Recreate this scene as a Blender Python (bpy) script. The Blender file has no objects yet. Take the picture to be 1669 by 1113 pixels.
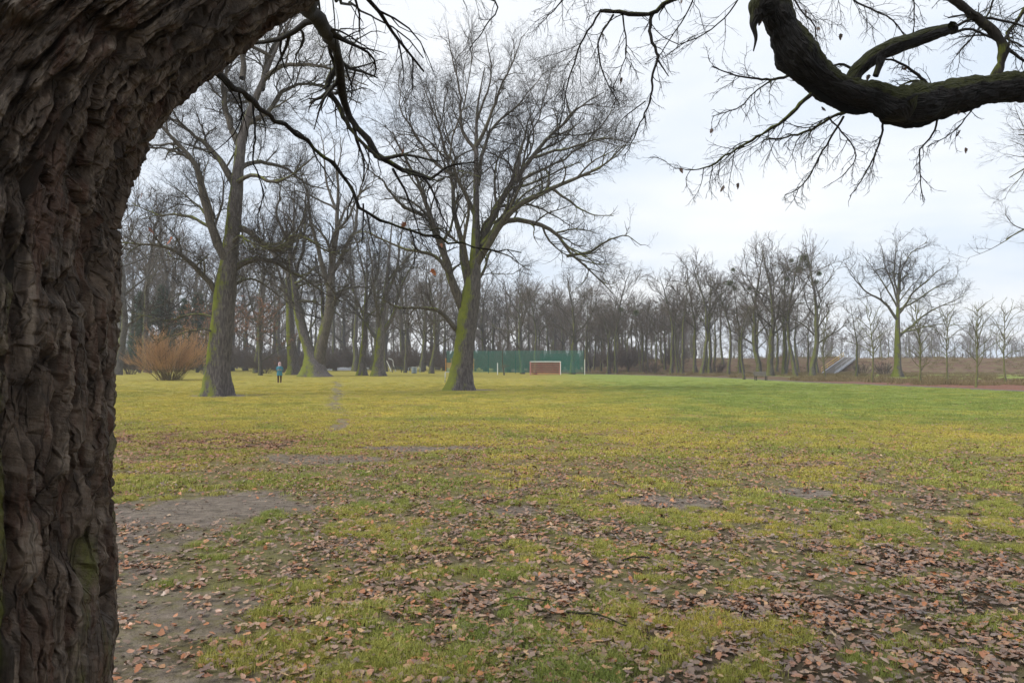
import bpy, math, random
import numpy as np
from mathutils import Vector

# ------------------------------------------------------------------ camera, world, sun, exposure
S = bpy.context.scene
F = 1205.0                      # focal length in photo pixels (photo is 1669 px wide)
HORIZON = 594.0
PITCH = math.atan((HORIZON - 556.5) / F)
CAMZ = 1.6
cam_d = bpy.data.cameras.new('camera'); cam = bpy.data.objects.new('camera', cam_d)
S.collection.objects.link(cam); S.camera = cam
cam_d.sensor_width = 36.0; cam_d.lens = 36.0 * F / 1669.0
cam_d.clip_start = 0.05; cam_d.clip_end = 3000
cam.location = (0, 0, CAMZ); cam.rotation_euler = (math.pi / 2 + PITCH, 0, 0)

SUN_EL, SUN_AZ = math.radians(46), math.radians(248)     # azimuth clockwise from +Y
w = bpy.data.worlds.new('World'); S.world = w; w.use_nodes = True
nt = w.node_tree; nt.nodes.clear()
def N(t, typ, **kw):
    n = t.nodes.new(typ)
    for k, v in kw.items(): setattr(n, k, v)
    return n
def mth(t, op, a, b=None, c=None, clamp=False):
    n = t.nodes.new('ShaderNodeMath'); n.operation = op; n.use_clamp = clamp
    for i, v in enumerate((a, b, c)):
        if v is None: continue
        if isinstance(v, (int, float)): n.inputs[i].default_value = v
        else: t.links.new(v, n.inputs[i])
    return n.outputs[0]
def mixc(t, f, a, b, blend='MIX'):
    n = t.nodes.new('ShaderNodeMix'); n.data_type = 'RGBA'; n.blend_type = blend
    for s, v in ((n.inputs[0], f), (n.inputs[6], a), (n.inputs[7], b)):
        if isinstance(v, (int, float)): s.default_value = v
        elif isinstance(v, (tuple, list)): s.default_value = (*v[:3], 1)
        else: t.links.new(v, s)
    return n.outputs[2]
def sstep(t, x, a, b):
    n = t.nodes.new('ShaderNodeMapRange'); n.interpolation_type = 'SMOOTHSTEP'
    t.links.new(x, n.inputs[0]); n.inputs[1].default_value = a; n.inputs[2].default_value = b
    return n.outputs[0]
def noise(t, vec, scale, detail=4, rough=0.55, dist=0.0):
    n = t.nodes.new('ShaderNodeTexNoise'); n.inputs['Scale'].default_value = scale
    n.inputs['Detail'].default_value = detail; n.inputs['Roughness'].default_value = rough
    n.inputs['Distortion'].default_value = dist
    if vec is not None: t.links.new(vec, n.inputs['Vector'])
    return n.outputs['Fac']
def vscale(t, vec, s, off=(0, 0, 0)):
    n = t.nodes.new('ShaderNodeMapping'); n.inputs['Scale'].default_value = s; n.inputs['Location'].default_value = off
    t.links.new(vec, n.inputs['Vector']); return n.outputs[0]

sky = N(nt, 'ShaderNodeTexSky', sky_type='NISHITA', sun_disc=False, sun_elevation=SUN_EL, sun_rotation=SUN_AZ)
sky.air_density = 1.2; sky.dust_density = 2.0
tc = N(nt, 'ShaderNodeTexCoord'); sx = N(nt, 'ShaderNodeSeparateXYZ'); nt.links.new(tc.outputs['Generated'], sx.inputs[0])
zz = mth(nt, 'ADD', mth(nt, 'MAXIMUM', sx.outputs[2], 0.0), 0.16)
cx = N(nt, 'ShaderNodeCombineXYZ')
nt.links.new(mth(nt, 'DIVIDE', sx.outputs[0], zz), cx.inputs[0]); nt.links.new(mth(nt, 'DIVIDE', sx.outputs[1], zz), cx.inputs[1])
c1 = noise(nt, vscale(nt, cx.outputs[0], (0.55, 0.6, 1), (3.1, 1.7, 0)), 1.0, 5, 0.5, 0.4)
c2 = noise(nt, vscale(nt, cx.outputs[0], (1.3, 1.6, 1), (0.4, 5.2, 0)), 1.0, 5, 0.55, 0.3)
cl = sstep(nt, mth(nt, 'ADD', mth(nt, 'MULTIPLY', c1, 0.7), mth(nt, 'MULTIPLY', c2, 0.3)), 0.32, 0.62)
cloud = mixc(nt, cl, (0.42, 0.48, 0.565), (0.59, 0.60, 0.615))
skyc = N(nt, 'ShaderNodeVectorMath', operation='SCALE'); nt.links.new(sky.outputs[0], skyc.inputs[0]); skyc.inputs[3].default_value = 0.1
fin = mixc(nt, 0.93, skyc.outputs[0], cloud)
bg = N(nt, 'ShaderNodeBackground'); nt.links.new(fin, bg.inputs[0]); bg.inputs[1].default_value = 1.0
wo = N(nt, 'ShaderNodeOutputWorld'); nt.links.new(bg.outputs[0], wo.inputs[0])

sd = bpy.data.lights.new('sun', 'SUN'); sd.energy = 1.5; sd.angle = math.radians(30); sd.color = (1.0, 0.965, 0.91)
sun = bpy.data.objects.new('sun', sd); S.collection.objects.link(sun)
sv = Vector((math.sin(SUN_AZ) * math.cos(SUN_EL), math.cos(SUN_AZ) * math.cos(SUN_EL), math.sin(SUN_EL)))
sun.rotation_euler = sv.to_track_quat('Z', 'Y').to_euler(); sun.location = (0, 0, 60)
S.view_settings.view_transform = 'Standard'; S.view_settings.look = 'None'
S.view_settings.gamma = 1.0; S.view_settings.exposure = 0.88; S.view_settings.use_curve_mapping = False
S.render.engine = 'CYCLES'
S.cycles.max_bounces = 5; S.cycles.diffuse_bounces = 3; S.cycles.glossy_bounces = 2
S.cycles.transparent_max_bounces = 12; S.cycles.volume_bounces = 0
S.cycles.use_denoising = True; S.cycles.denoiser = 'OPENIMAGEDENOISE'; S.cycles.denoising_prefilter = 'ACCURATE'

# ------------------------------------------------------------------ maths helpers
rng = np.random.default_rng(7)
def W(px, py, d):                       # world point seen at photo pixel (px,py) at distance d along +Y
    x = (px - 834.5) / F; y = (556.5 - py) / F
    fy = math.cos(PITCH) - y * math.sin(PITCH); fz = math.sin(PITCH) + y * math.cos(PITCH)
    return np.array([x * d / fy, d, CAMZ + fz * d / fy])
def X(px, d): return (px - 834.5) / F * d
def dist(py): return CAMZ * F / (py - HORIZON)
def hash2(ix, iy, s=0):
    h = (ix.astype(np.int64) * 374761393 + iy.astype(np.int64) * 668265263 + s * 1442695041) & 0xFFFFFFFF
    h = ((h ^ (h >> 13)) * 1274126177) & 0xFFFFFFFF
    h = ((h ^ (h >> 16)) * 2246822519) & 0xFFFFFFFF
    return ((h ^ (h >> 15)) & 0xFFFFFF) / float(0xFFFFFF)
def vnoise(x, y, s=0):
    ix = np.floor(x); iy = np.floor(y); fx = x - ix; fy = y - iy
    fx = fx * fx * (3 - 2 * fx); fy = fy * fy * (3 - 2 * fy)
    a = hash2(ix, iy, s); b = hash2(ix + 1, iy, s); c = hash2(ix, iy + 1, s); d = hash2(ix + 1, iy + 1, s)
    return (a * (1 - fx) + b * fx) * (1 - fy) + (c * (1 - fx) + d * fx) * fy
def fbm(x, y, s=0, o=4):
    v = 0; a = 0.5; t = 0
    for i in range(o):
        v = v + a * vnoise(x, y, s + i * 17); t += a; a *= 0.5; x = x * 2.03 + 3.1; y = y * 2.03 + 1.7
    return v / t
def smooth(x, a, b):
    t = np.clip((x - a) / (b - a), 0, 1); return t * t * (3 - 2 * t)
def voro(x, y, s=0, jit=0.9):
    ix = np.floor(x); iy = np.floor(y); f1 = np.full(x.shape, 9.0); f2 = np.full(x.shape, 9.0); idn = np.zeros(x.shape)
    for dx in (-1, 0, 1):
        for dy in (-1, 0, 1):
            cx_ = ix + dx; cy_ = iy + dy
            px_ = cx_ + 0.5 + jit * (hash2(cx_, cy_, s) - 0.5); py_ = cy_ + 0.5 + jit * (hash2(cx_, cy_, s + 5) - 0.5)
            d = np.hypot(px_ - x, py_ - y); hid = hash2(cx_, cy_, s + 9)
            m = d < f1
            f2 = np.where(m, f1, np.minimum(f2, d)); idn = np.where(m, hid, idn); f1 = np.where(m, d, f1)
    return f1, f2, idn

def ground_h(x, y):
    x = np.asarray(x, float); y = np.asarray(y, float); r = np.hypot(x, y)
    h = 0.05 * (fbm(x * 0.45, y * 0.45, 3, 3) - 0.5) * np.minimum(1, 1)
    h = h + 0.25 * (fbm(x * 0.03 + 5, y * 0.03, 8, 2) - 0.5) * smooth(r, 12, 60)
    h = h + 0.30 * smooth(y, 62, 95) * smooth(-x, 0, 12)
    # embankment beyond the right hand trees
    up = smooth(y + 0.06 * x, 137, 150); dn = 1 - smooth(y + 0.06 * x, 154, 170)
    h = h + 2.9 * up * dn * smooth(x, 8, 34)
    return h

ELL = [  # muddy bare patches: x, y, rx, ry, strength
    (-3.45, 8.3, 1.2, 1.2, .95), (-1.9, 14.2, 1.2, 0.5, 1.0), (-3.2, 12.6, 1.3, 0.8, 0.7), (0.05, 8.25, .30, .35, 1.0),
    (1.75, 8.7, .5, .42, .9), (3.6, 9.2, .42, .4, .85), (-2.5, 4.7, 0.9, 1.1, .58), (-3.9, 6.4, 1.0, 0.8, .62), (-2.0, 3.6, 1.0, .7, .55)]
def mud_mask(x, y):
    m = np.zeros(np.shape(x)); n = (fbm(x * 1.3, y * 1.3, 21, 4) - 0.5) + .7 * (fbm(x * 5, y * 4, 23, 3) - .5)
    for cx_, cy_, rx, ry, s in ELL:
        q = np.hypot((x - cx_) / rx, (y - cy_) / ry) + n * 1.1
        m = np.maximum(m, s * (1 - smooth(q, 0.65, 1.25)))
    tx = -6.0 - (y - 26) * 0.225 + 0.4 * np.sin(y * 0.22)           # trodden track running to the big trees
    tr = (1 - smooth(np.abs(x - X(550, 1) * y - 0.15 * np.sin(y * .35)), 0.10, 0.55)) * smooth(y, 15, 19) * (1 - smooth(y, 62, 90)) * smooth(fbm(x * .8, y * .4, 99, 3), .22, .42)
    m = np.maximum(m, 0.62 * tr)
    # bare ring round the feet of the two near trees
    for tx_, ty_ in ((X(752, 46), 46.0), (X(352, 38), 38.0)):
        q = np.hypot((x - tx_ - 0.4), (y - ty_) * 0.9) + n * 1.2
        m = np.maximum(m, 0.8 * (1 - smooth(q, 0.9, 2.3)))
    return m
def edge_x(y):   # boundary of the playing field on the right
    return np.interp(y, [0, 42, 62, 84, 120, 160], [27.5, 28.6, 28.0, 25.5, 12.5, -6])
def litter_mask(x, y):         # leaf carpet amount 0..1
    x = np.asarray(x, float); y = np.asarray(y, float)
    d = np.maximum(y, 0.01)
    base = np.interp(d, [0, 3.5, 5.5, 7.5, 10, 14, 20, 30, 60], [.72, .70, .66, .60, .50, .38, .25, .12, .03])
    side = 1 + 0.22 * smooth(x, -0.5, 2.0) * (1 - smooth(y, 6, 10)) - 0.25 * smooth(-x, 0.9, 2.2) * (1 - smooth(y, 9, 12)) - .3 * smooth(x, 4, 9) * smooth(y, 8, 14)
    n = fbm(x * 0.55 + 9, y * 0.4, 31, 4)
    n5 = fbm(x * 3.0, y * 2.4, 35, 3)
    m = base * side * (0.55 + .9 * smooth(n * .35 + n5 * .65, 0.34, 0.66))
    red = (1 - smooth(np.hypot((x + 6.6) / 4.2, (y - 15.3) / 2.9) + (n - .5) * 1.3, 0.55, 1.1))
    m = np.maximum(m, 0.85 * red)
    cb = (1 - smooth(np.hypot((x + 1.0) / 2.2, (y - 9.6) / 2.6) + (n - .5) * 1.2, 0.5, 1.1))
    m = np.maximum(m, 0.5 * cb)
    t2 = (1 - smooth(np.hypot((x + 5.2) / 2.0, (y - 27) / 8.0) + (n - .5) * 1.3, 0.5, 1.1))
    m = np.maximum(m, 0.3 * t2)
    bare = 0.85 * (1 - smooth(np.hypot((x + 3.45) / 1.15, (y - 8.3) / 1.15) + (n - .5) * .8, .5, 1.1))
    return np.clip(m * (1 - bare), 0, 1)
def wood_floor(x, y):          # beyond the field: brown forest floor
    e = edge_x(y)
    a = smooth(x - e, 0.3, 1.5) * smooth(y, 20, 30)
    n = fbm(x * 0.12, y * 0.12, 77, 3)
    g = smooth(n, 0.42, 0.6)                     # green gaps in it
    strip = smooth(x, 33, 40) * smooth(y, 78, 92) * (1 - smooth(y, 112, 132))
    return a * np.clip(1 - 0.75 * strip - 0.25 * g, 0, 1)

# ------------------------------------------------------------------ mesh helpers
def mesh_np(name, V, Fq, smooth_=True, mats=(), mi=None, attrs=None):
    me = bpy.data.meshes.new(name); V = np.ascontiguousarray(V, np.float32); Fq = np.ascontiguousarray(Fq, np.int32)
    k = Fq.shape[1]
    me.vertices.add(len(V)); me.vertices.foreach_set('co', V.ravel())
    me.loops.add(Fq.size); me.loops.foreach_set('vertex_index', Fq.ravel())
    me.polygons.add(len(Fq)); me.polygons.foreach_set('loop_start', np.arange(0, Fq.size, k, dtype=np.int32))
    try: me.polygons.foreach_set('loop_total', np.full(len(Fq), k, np.int32))
    except Exception: pass
    for m in mats: me.materials.append(m)
    if mi is not None: me.polygons.foreach_set('material_index', np.ascontiguousarray(mi, np.int32))
    me.polygons.foreach_set('use_smooth', np.full(len(Fq), smooth_, bool))
    if attrs:
        for an, (typ, arr) in attrs.items():
            a = me.attributes.new(an, typ, 'POINT')
            a.data.foreach_set('value' if typ in ('FLOAT', 'INT') else 'vector', np.ascontiguousarray(arr).ravel())
    me.update(calc_edges=True)
    return me
def link(o, parent=None):
    S.collection.objects.link(o)
    if parent is not None: o.parent = parent
    return o
def tag(o, label=None, cat=None, group=None, kind=None):
    if label: o['label'] = label
    if cat: o['category'] = cat
    if group: o['group'] = group
    if kind: o['kind'] = kind
    return o
def obj(name, me, parent=None, **kw):
    o = bpy.data.objects.new(name, me); link(o, parent); return tag(o, **kw)
def empty(name, loc, rz=0, sc=1.0, **kw):
    o = bpy.data.objects.new(name, None); link(o); o.location = loc; o.rotation_euler = (0, 0, rz); o.scale = (sc, sc, sc)
    o.empty_display_size = 0.3
    return tag(o, **kw)

class MB:
    def __init__(s): s.v = []; s.f = []; s.n = 0
    def add(s, V, Fc):
        V = np.asarray(V, float); s.v.append(V); s.f += [tuple(i + s.n for i in f) for f in Fc]; s.n += len(V); return s
    def box(s, c, size, rz=0, rx=0, ry=0):
        sx_, sy_, sz_ = [q / 2 for q in size]; b = min(sx_, sy_, sz_) * 0.12
        V = np.array([(x, y, z) for z in (-sz_, sz_) for x, y in ((-sx_, -sy_), (sx_, -sy_), (sx_, sy_), (-sx_, sy_))], float)
        V = rot(V, rx, ry, rz) + np.array(c, float)
        return s.add(V, [(3, 2, 1, 0), (4, 5, 6, 7), (0, 1, 5, 4), (1, 2, 6, 5), (2, 3, 7, 6), (3, 0, 4, 7)])
    def tube(s, pts, r, n=8, cap=True):
        pts = np.asarray(pts, float); K = len(pts); r = np.broadcast_to(np.asarray(r, float), (K,))
        V, Fc = tubes(pts[None], r[None], n)
        F2 = [tuple(f) for f in Fc]
        if cap: F2 += [tuple(range(n))[::-1], tuple(range((K - 1) * n, K * n))]
        return s.add(V, F2)
    def build(s, name, mat, parent=None, sm=False, **kw):
        me = bpy.data.meshes.new(name); me.from_pydata(np.vstack(s.v).tolist(), [], s.f); me.materials.append(mat)
        if sm: me.polygons.foreach_set('use_smooth', [True] * len(me.polygons))
        me.update(); return obj(name, me, parent, **kw)
def rot(V, rx=0, ry=0, rz=0):
    V = np.asarray(V, float)
    if rx: c, s_ = math.cos(rx), math.sin(rx); V = V @ np.array([[1, 0, 0], [0, c, -s_], [0, s_, c]]).T
    if ry: c, s_ = math.cos(ry), math.sin(ry); V = V @ np.array([[c, 0, s_], [0, 1, 0], [-s_, 0, c]]).T
    if rz: c, s_ = math.cos(rz), math.sin(rz); V = V @ np.array([[c, -s_, 0], [s_, c, 0], [0, 0, 1]]).T
    return V
def nrm(a): return a / np.maximum(np.linalg.norm(a, axis=-1, keepdims=True), 1e-9)
def tubes(P, R, n):
    """P (B,K,3), R (B,K) -> verts, quads"""
    B, K, _ = P.shape
    T = np.empty_like(P); T[:, 1:-1] = P[:, 2:] - P[:, :-2]; T[:, 0] = P[:, 1] - P[:, 0]; T[:, -1] = P[:, -1] - P[:, -2]
    T = nrm(T); main = nrm(P[:, -1] - P[:, 0])
    ref = np.where((np.abs(main[:, 2]) > 0.7)[:, None], np.array([1.0, 0.13, 0]), np.array([0.05, 0.1, 1.0]))
    U = nrm(np.cross(T, ref[:, None, :])); Wv = np.cross(U, T)
    a = np.arange(n) * 2 * math.pi / n
    V = P[:, :, None, :] + R[:, :, None, None] * (np.cos(a)[None, None, :, None] * U[:, :, None, :] + np.sin(a)[None, None, :, None] * Wv[:, :, None, :])
    V = V.reshape(-1, 3)
    b = np.arange(B)[:, None, None] * K * n; k = np.arange(K - 1)[None, :, None] * n; j = np.arange(n)[None, None, :]; j2 = (j + 1) % n
    Fq = np.stack([b + k + j, b + k + j2, b + k + n + j2, b + k + n + j], -1).reshape(-1, 4)
    return V, Fq
def merge(parts):
    Vs, Fs, Ms, o = [], [], [], 0
    for V, Fq, m in parts:
        Vs.append(V); Fs.append(Fq + o); Ms.append(np.full(len(Fq), m)); o += len(V)
    return np.vstack(Vs), np.vstack(Fs), np.concatenate(Ms)
def resample(pts, K):
    """Catmull-Rom through pts, K points equally spaced"""
    p = np.asarray(pts, float); q = np.vstack([2 * p[0] - p[1], p, 2 * p[-1] - p[-2]]); out = []
    for i in range(len(p) - 1):
        t = np.linspace(0, 1, 12, endpoint=False)[:, None]; a, b, c, d = q[i], q[i + 1], q[i + 2], q[i + 3]
        out.append(0.5 * ((2 * b) + (c - a) * t + (2 * a - 5 * b + 4 * c - d) * t ** 2 + (3 * b - a - 3 * c + d) * t ** 3))
    out.append(p[-1:]); o = np.vstack(out); s = np.r_[0, np.cumsum(np.linalg.norm(np.diff(o, axis=0), axis=1))]
    si = np.linspace(0, s[-1], K)
    return np.stack([np.interp(si, s, o[:, j]) for j in range(o.shape[1])], 1)

# ------------------------------------------------------------------ branch growth
def grow(P0, D0, L, R0, K, wander, trop, g, tip=0.35):
    B = len(P0); P = np.empty((B, K + 1, 3)); P[:, 0] = P0; D = nrm(D0); c = g.normal(0, 1, (B, 3)) * wander * 0.6
    tv = np.asarray(trop, float)
    for k in range(K):
        c = c * 0.55 + g.normal(0, 1, (B, 3)) * wander
        D = nrm(D + c + tv / K)
        P[:, k + 1] = P[:, k] + D * (L / K)[:, None]
    t = np.linspace(0, 1, K + 1)[None]
    return P, R0[:, None] * (1 - (1 - tip) * t ** 0.9)
def spawn(P, R, L, n, g, t0=0.2, t1=1.0, ang=(45, 12), lr=0.5, rr=0.6, up=0.0, dens=None, lmin=0.0, out=None, tipk=True):
    B, K, _ = P.shape
    par = np.repeat(np.arange(B), n); k = np.tile(np.arange(n), B)
    t = t0 + (t1 - t0) * (k + g.random(len(par))) / n
    if dens is not None: keep = g.random(len(par)) < dens[par]; par = par[keep]; t = t[keep]; k = k[keep]
    f = t * (K - 1); i = np.minimum(f.astype(int), K - 2); fr = (f - i)[:, None]
    p = P[par, i] * (1 - fr) + P[par, i + 1] * fr
    d = nrm(P[par, i + 1] - P[par, i]); r = R[par, i] * (1 - fr[:, 0]) + R[par, i + 1] * fr[:, 0]
    a = np.radians(np.abs(g.normal(ang[0], ang[1], len(par))) * (1 - 0.45 * t))
    rv = g.normal(0, 1, (len(par), 3)); rv[:, 2] += up
    if out is not None: rv += out
    s = nrm(rv - d * (rv * d).sum(1, keepdims=True))
    D = nrm(d * np.cos(a)[:, None] + s * np.sin(a)[:, None])
    l = np.maximum(L[par] * lr * (1.05 - 0.55 * t) * g.uniform(0.6, 1.25, len(par)), lmin)
    return p, D, l, np.minimum(r * 0.72, R[par, 0] * rr * g.uniform(.7, 1.1, len(par))), t

LAST = [None]
def crown_from(P1, R1, L1, g, n=(12, 7, 6, 3), lr=(0.42, 0.5, 0.52, 0.6), trop=(0, 0, 0.25), wander=0.16, t0=0.15, rmin=(0.03, .016, .010, .007), ang=40, up=0.25, rr=(.36, .42, .5, .6), Ks=(6, 4, 2, 1), tip=.3):
    """P1: parent limbs (B,K,3). returns list of (V,F,mat)"""
    parts = []; tips = None
    P, R, L = P1, R1, L1; sides = (5, 4, 3, 3)
    for lv in range(len(n)):
        p, D, l, r, t = spawn(P, R, L, n[lv], g, t0=t0 if lv == 0 else 0.12, ang=(ang, 14), lr=lr[lv], rr=rr[lv], up=up, dens=np.clip(L / np.quantile(L, .7), .15, 1) if len(L) > 3 else None)
        r = np.maximum(r, rmin[lv])
        Pn, Rn = grow(p, D, l, r, Ks[lv], wander * (1 + .15 * lv), trop, g, tip)
        # part of the boughs fork at the tip: handled by children with t near 1
        V, Fq = tubes(Pn, Rn, sides[lv]); parts.append((V, Fq, 0 if lv == 0 else 1))
        P, R, L = Pn, Rn, l; tips = (Pn[:, -1], nrm(Pn[:, -1] - Pn[:, -2])); LAST[0] = (P, R, L)
    return parts, tips

# ------------------------------------------------------------------ materials
MATS = {}
def new_mat(name, rough=0.8, spec=0.3):
    m = bpy.data.materials.new(name); m.use_nodes = True; t = m.node_tree; b = t.nodes['Principled BSDF']
    b.inputs['Roughness'].default_value = rough; b.inputs['Specular IOR Level'].default_value = spec
    MATS[name] = m; return m, t, b
def simple(name, col, rough=0.6, var=0.15, sc=6.0, metal=0.0):
    m, t, b = new_mat(name, rough); tcn = N(t, 'ShaderNodeTexCoord')
    n = noise(t, tcn.outputs['Object'], sc, 4)
    c = mixc(t, n, tuple(v * (1 - var) for v in col), tuple(min(1, v * (1 + var)) for v in col))
    t.links.new(c, b.inputs['Base Color']); b.inputs['Metallic'].default_value = metal; return m
def bark(name, dark, light, moss=None, amount=0.5, mdir=(-0.85, -0.15, 0.3), sc=1.0, bump=0.6, vert=5.0, hfade=None, bdist=0.05, width=.35):
    m, t, b = new_mat(name, 0.85, 0.25); tcn = N(t, 'ShaderNodeTexCoord'); o = tcn.outputs['Object']
    v = vscale(t, o, (vert * sc, vert * sc, sc)); n1 = noise(t, v, 3.0, 5, 0.6, 0.6); n2 = noise(t, o, 2.2 * sc, 4)
    c = mixc(t, sstep(t, n1, 0.35, 0.68), dark, light)
    c = mixc(t, mth(t, 'MULTIPLY', n2, 0.35), c, tuple(v_ * 0.55 for v_ in dark))
    if moss:
        ge = N(t, 'ShaderNodeNewGeometry'); dp = N(t, 'ShaderNodeVectorMath', operation='DOT_PRODUCT')
        t.links.new(ge.outputs['Normal'], dp.inputs[0]); dp.inputs[1].default_value = Vector(mdir).normalized()
        n3 = noise(t, o, 1.1 * sc, 5, 0.65)
        f = mth(t, 'ADD', dp.outputs['Value'], mth(t, 'MULTIPLY', mth(t, 'SUBTRACT', n3, 0.5), 2.3))
        f = mth(t, 'ADD', f, mth(t, 'MULTIPLY', mth(t, 'SUBTRACT', n1, 0.5), 1.7))
        f = mth(t, 'ADD', f, amount - 0.5)
        if hfade:
            sp = N(t, 'ShaderNodeSeparateXYZ'); t.links.new(ge.outputs['Position'], sp.inputs[0])
            f = mth(t, 'SUBTRACT', f, mth(t, 'MULTIPLY', sstep(t, sp.outputs[2], hfade[0], hfade[1]), hfade[2]))
        f = sstep(t, f, 0.5 - width, 0.5 + width)
        mc = mixc(t, noise(t, o, 3.0 * sc, 4), tuple(x * 0.6 for x in moss), tuple(x * 1.25 for x in moss))
        c = mixc(t, f, c, mc)
    t.links.new(c, b.inputs['Base Color'])
    bp = N(t, 'ShaderNodeBump'); bp.inputs['Strength'].default_value = bump; bp.inputs['Distance'].default_value = bdist
    t.links.new(n1, bp.inputs['Height']); t.links.new(bp.outputs[0], b.inputs['Normal'])
    return m
MOSS = (0.155, 0.175, 0.022)
M_trunk = bark('mossy_oak_bark', (0.075, 0.065, 0.062), (0.19, 0.165, 0.155), MOSS, 0.62, hfade=(7, 18, 0.7), sc=0.9, bump=0.9, width=.30)
M_limb = bark('oak_limb_bark', (0.07, 0.06, 0.05), (0.16, 0.135, 0.105), MOSS, 0.42, mdir=(-0.5, -0.1, 0.7), hfade=(7, 22, 0.55), width=.3)
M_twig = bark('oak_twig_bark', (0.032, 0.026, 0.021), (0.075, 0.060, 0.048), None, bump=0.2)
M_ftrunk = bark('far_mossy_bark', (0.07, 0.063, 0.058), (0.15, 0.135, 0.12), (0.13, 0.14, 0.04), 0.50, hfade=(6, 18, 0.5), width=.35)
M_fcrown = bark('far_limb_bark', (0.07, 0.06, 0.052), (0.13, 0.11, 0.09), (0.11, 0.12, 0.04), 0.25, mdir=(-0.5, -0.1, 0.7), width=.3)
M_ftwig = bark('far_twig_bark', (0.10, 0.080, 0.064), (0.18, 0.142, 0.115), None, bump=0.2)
M_dktwig = bark('shade_dark_twig_bark', (0.012, 0.010, 0.009), (0.035, 0.029, 0.024), (0.06, 0.07, 0.008), 0.16, mdir=(-0.3, 0, 0.9), sc=6, bdist=.01)  # dark of overhead twigs against the bright sky is put into this colour
M_dkbranch = bark('mossy_dark_branch_bark', (0.014, 0.012, 0.010), (0.040, 0.032, 0.026), (0.085, 0.098, 0.010), 0.50, mdir=(-0.5, -0.1, 0.75), sc=5, bdist=.01)  # real moss over a base colour that holds the boughs' backlit shade
M_young = bark('young_tree_bark', (0.10, 0.095, 0.06), (0.19, 0.175, 0.11), (0.15, 0.16, 0.05), 0.5)
M_bush = bark('orange_twig_bark', (0.36, 0.20, 0.095), (0.56, 0.34, 0.17), None, bump=.1)
M_bushstem = bark('olive_stem_bark', (0.13, 0.10, 0.045), (0.24, 0.18, 0.08), None, bump=.1)
M_brush = bark('grey_brush_twigs', (0.09, 0.072, 0.060), (0.16, 0.125, 0.10), None, bump=.1)

# close-up bark of the foreground oak
def fg_bark(tint=(1.30, 1.16, 1.02), nm='furrowed_wet_oak_bark', mk=1.0):
    m, t, b = new_mat(nm, 0.7, 0.3); tcn = N(t, 'ShaderNodeTexCoord'); o = tcn.outputs['Object']
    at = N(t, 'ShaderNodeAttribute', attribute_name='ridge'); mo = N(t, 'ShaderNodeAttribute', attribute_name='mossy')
    uv = N(t, 'ShaderNodeAttribute', attribute_name='buv').outputs['Vector']
    v = vscale(t, uv, (4.5, 1, 1)); n1 = noise(t, v, 7, 6, 0.65, 0.4); n2 = noise(t, o, 3.2, 4); n4 = noise(t, o, 60, 5, .7)
    c = mixc(t, sstep(t, n1, 0.3, 0.7), (0.026, 0.021, 0.018), (0.105, 0.085, 0.070))
    c = mixc(t, sstep(t, n2, 0.48, 0.66), c, (0.060, 0.052, 0.048))
    red = mth(t, 'MULTIPLY', sstep(t, noise(t, vscale(t, o, (6, 6, 1.2), (4, 1, 0)), 2.2, 4), 0.50, 0.66), 0.40)
    c = mixc(t, red, c, (0.085, 0.036, 0.022))
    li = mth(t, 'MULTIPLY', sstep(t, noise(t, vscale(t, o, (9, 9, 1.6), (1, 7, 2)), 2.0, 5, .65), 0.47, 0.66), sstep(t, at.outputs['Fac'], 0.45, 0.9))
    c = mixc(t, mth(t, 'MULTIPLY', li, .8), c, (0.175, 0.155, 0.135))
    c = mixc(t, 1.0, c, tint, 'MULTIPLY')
    mf = mth(t, 'ADD', mo.outputs['Fac'], mth(t, 'MULTIPLY', mth(t, 'SUBTRACT', noise(t, vscale(t, o, (2, 2, .7)), 5, 6, .7), 0.5), 1.25))
    mc = mixc(t, n4, tuple(q * mk for q in (0.045, 0.052, 0.006)), tuple(q * mk for q in (0.125, 0.135, 0.018)))
    c = mixc(t, mth(t, 'MULTIPLY', sstep(t, mf, 0.45, 0.85), 0.85), c, mc)
    c = mixc(t, 1.0, c, mixc(t, n4, (0.45,) * 3, (1.55,) * 3), 'MULTIPLY')
    t.links.new(c, b.inputs['Base Color'])
    bp = N(t, 'ShaderNodeBump'); bp.inputs['Strength'].default_value = 1.0; bp.inputs['Distance'].default_value = 0.013
    wn = N(t, 'ShaderNodeTexNoise'); wn.inputs['Scale'].default_value = 9; wn.inputs['Detail'].default_value = 4; t.links.new(uv, wn.inputs['Vector'])
    wa = N(t, 'ShaderNodeVectorMath', operation='MULTIPLY_ADD'); t.links.new(wn.outputs['Color'], wa.inputs[0]); wa.inputs[1].default_value = (.03, .13, .0); t.links.new(uv, wa.inputs[2])
    ve = N(t, 'ShaderNodeTexVoronoi', feature='DISTANCE_TO_EDGE'); ve.inputs['Scale'].default_value = 1.0; t.links.new(vscale(t, wa.outputs[0], (58, 8.5, 1)), ve.inputs['Vector'])
    n6 = noise(t, vscale(t, uv, (150, 32, 1)), 1.0, 5, .75)
    hgt = mth(t, 'ADD', mth(t, 'MULTIPLY', sstep(t, ve.outputs['Distance'], 0.0, 0.16), 1.0), mth(t, 'ADD', mth(t, 'MULTIPLY', n1, .8), mth(t, 'ADD', mth(t, 'MULTIPLY', n4, 0.5), mth(t, 'MULTIPLY', n6, .7))))
    t.links.new(hgt, bp.inputs['Height']); t.links.new(bp.outputs[0], b.inputs['Normal'])
    return m
M_fg = fg_bark(); M_dk = fg_bark((.09, .085, .08), 'shaded_limb_bark', .42)  # second copy is dimmed: the overhead limb's backlit shade is in its tint

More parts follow.
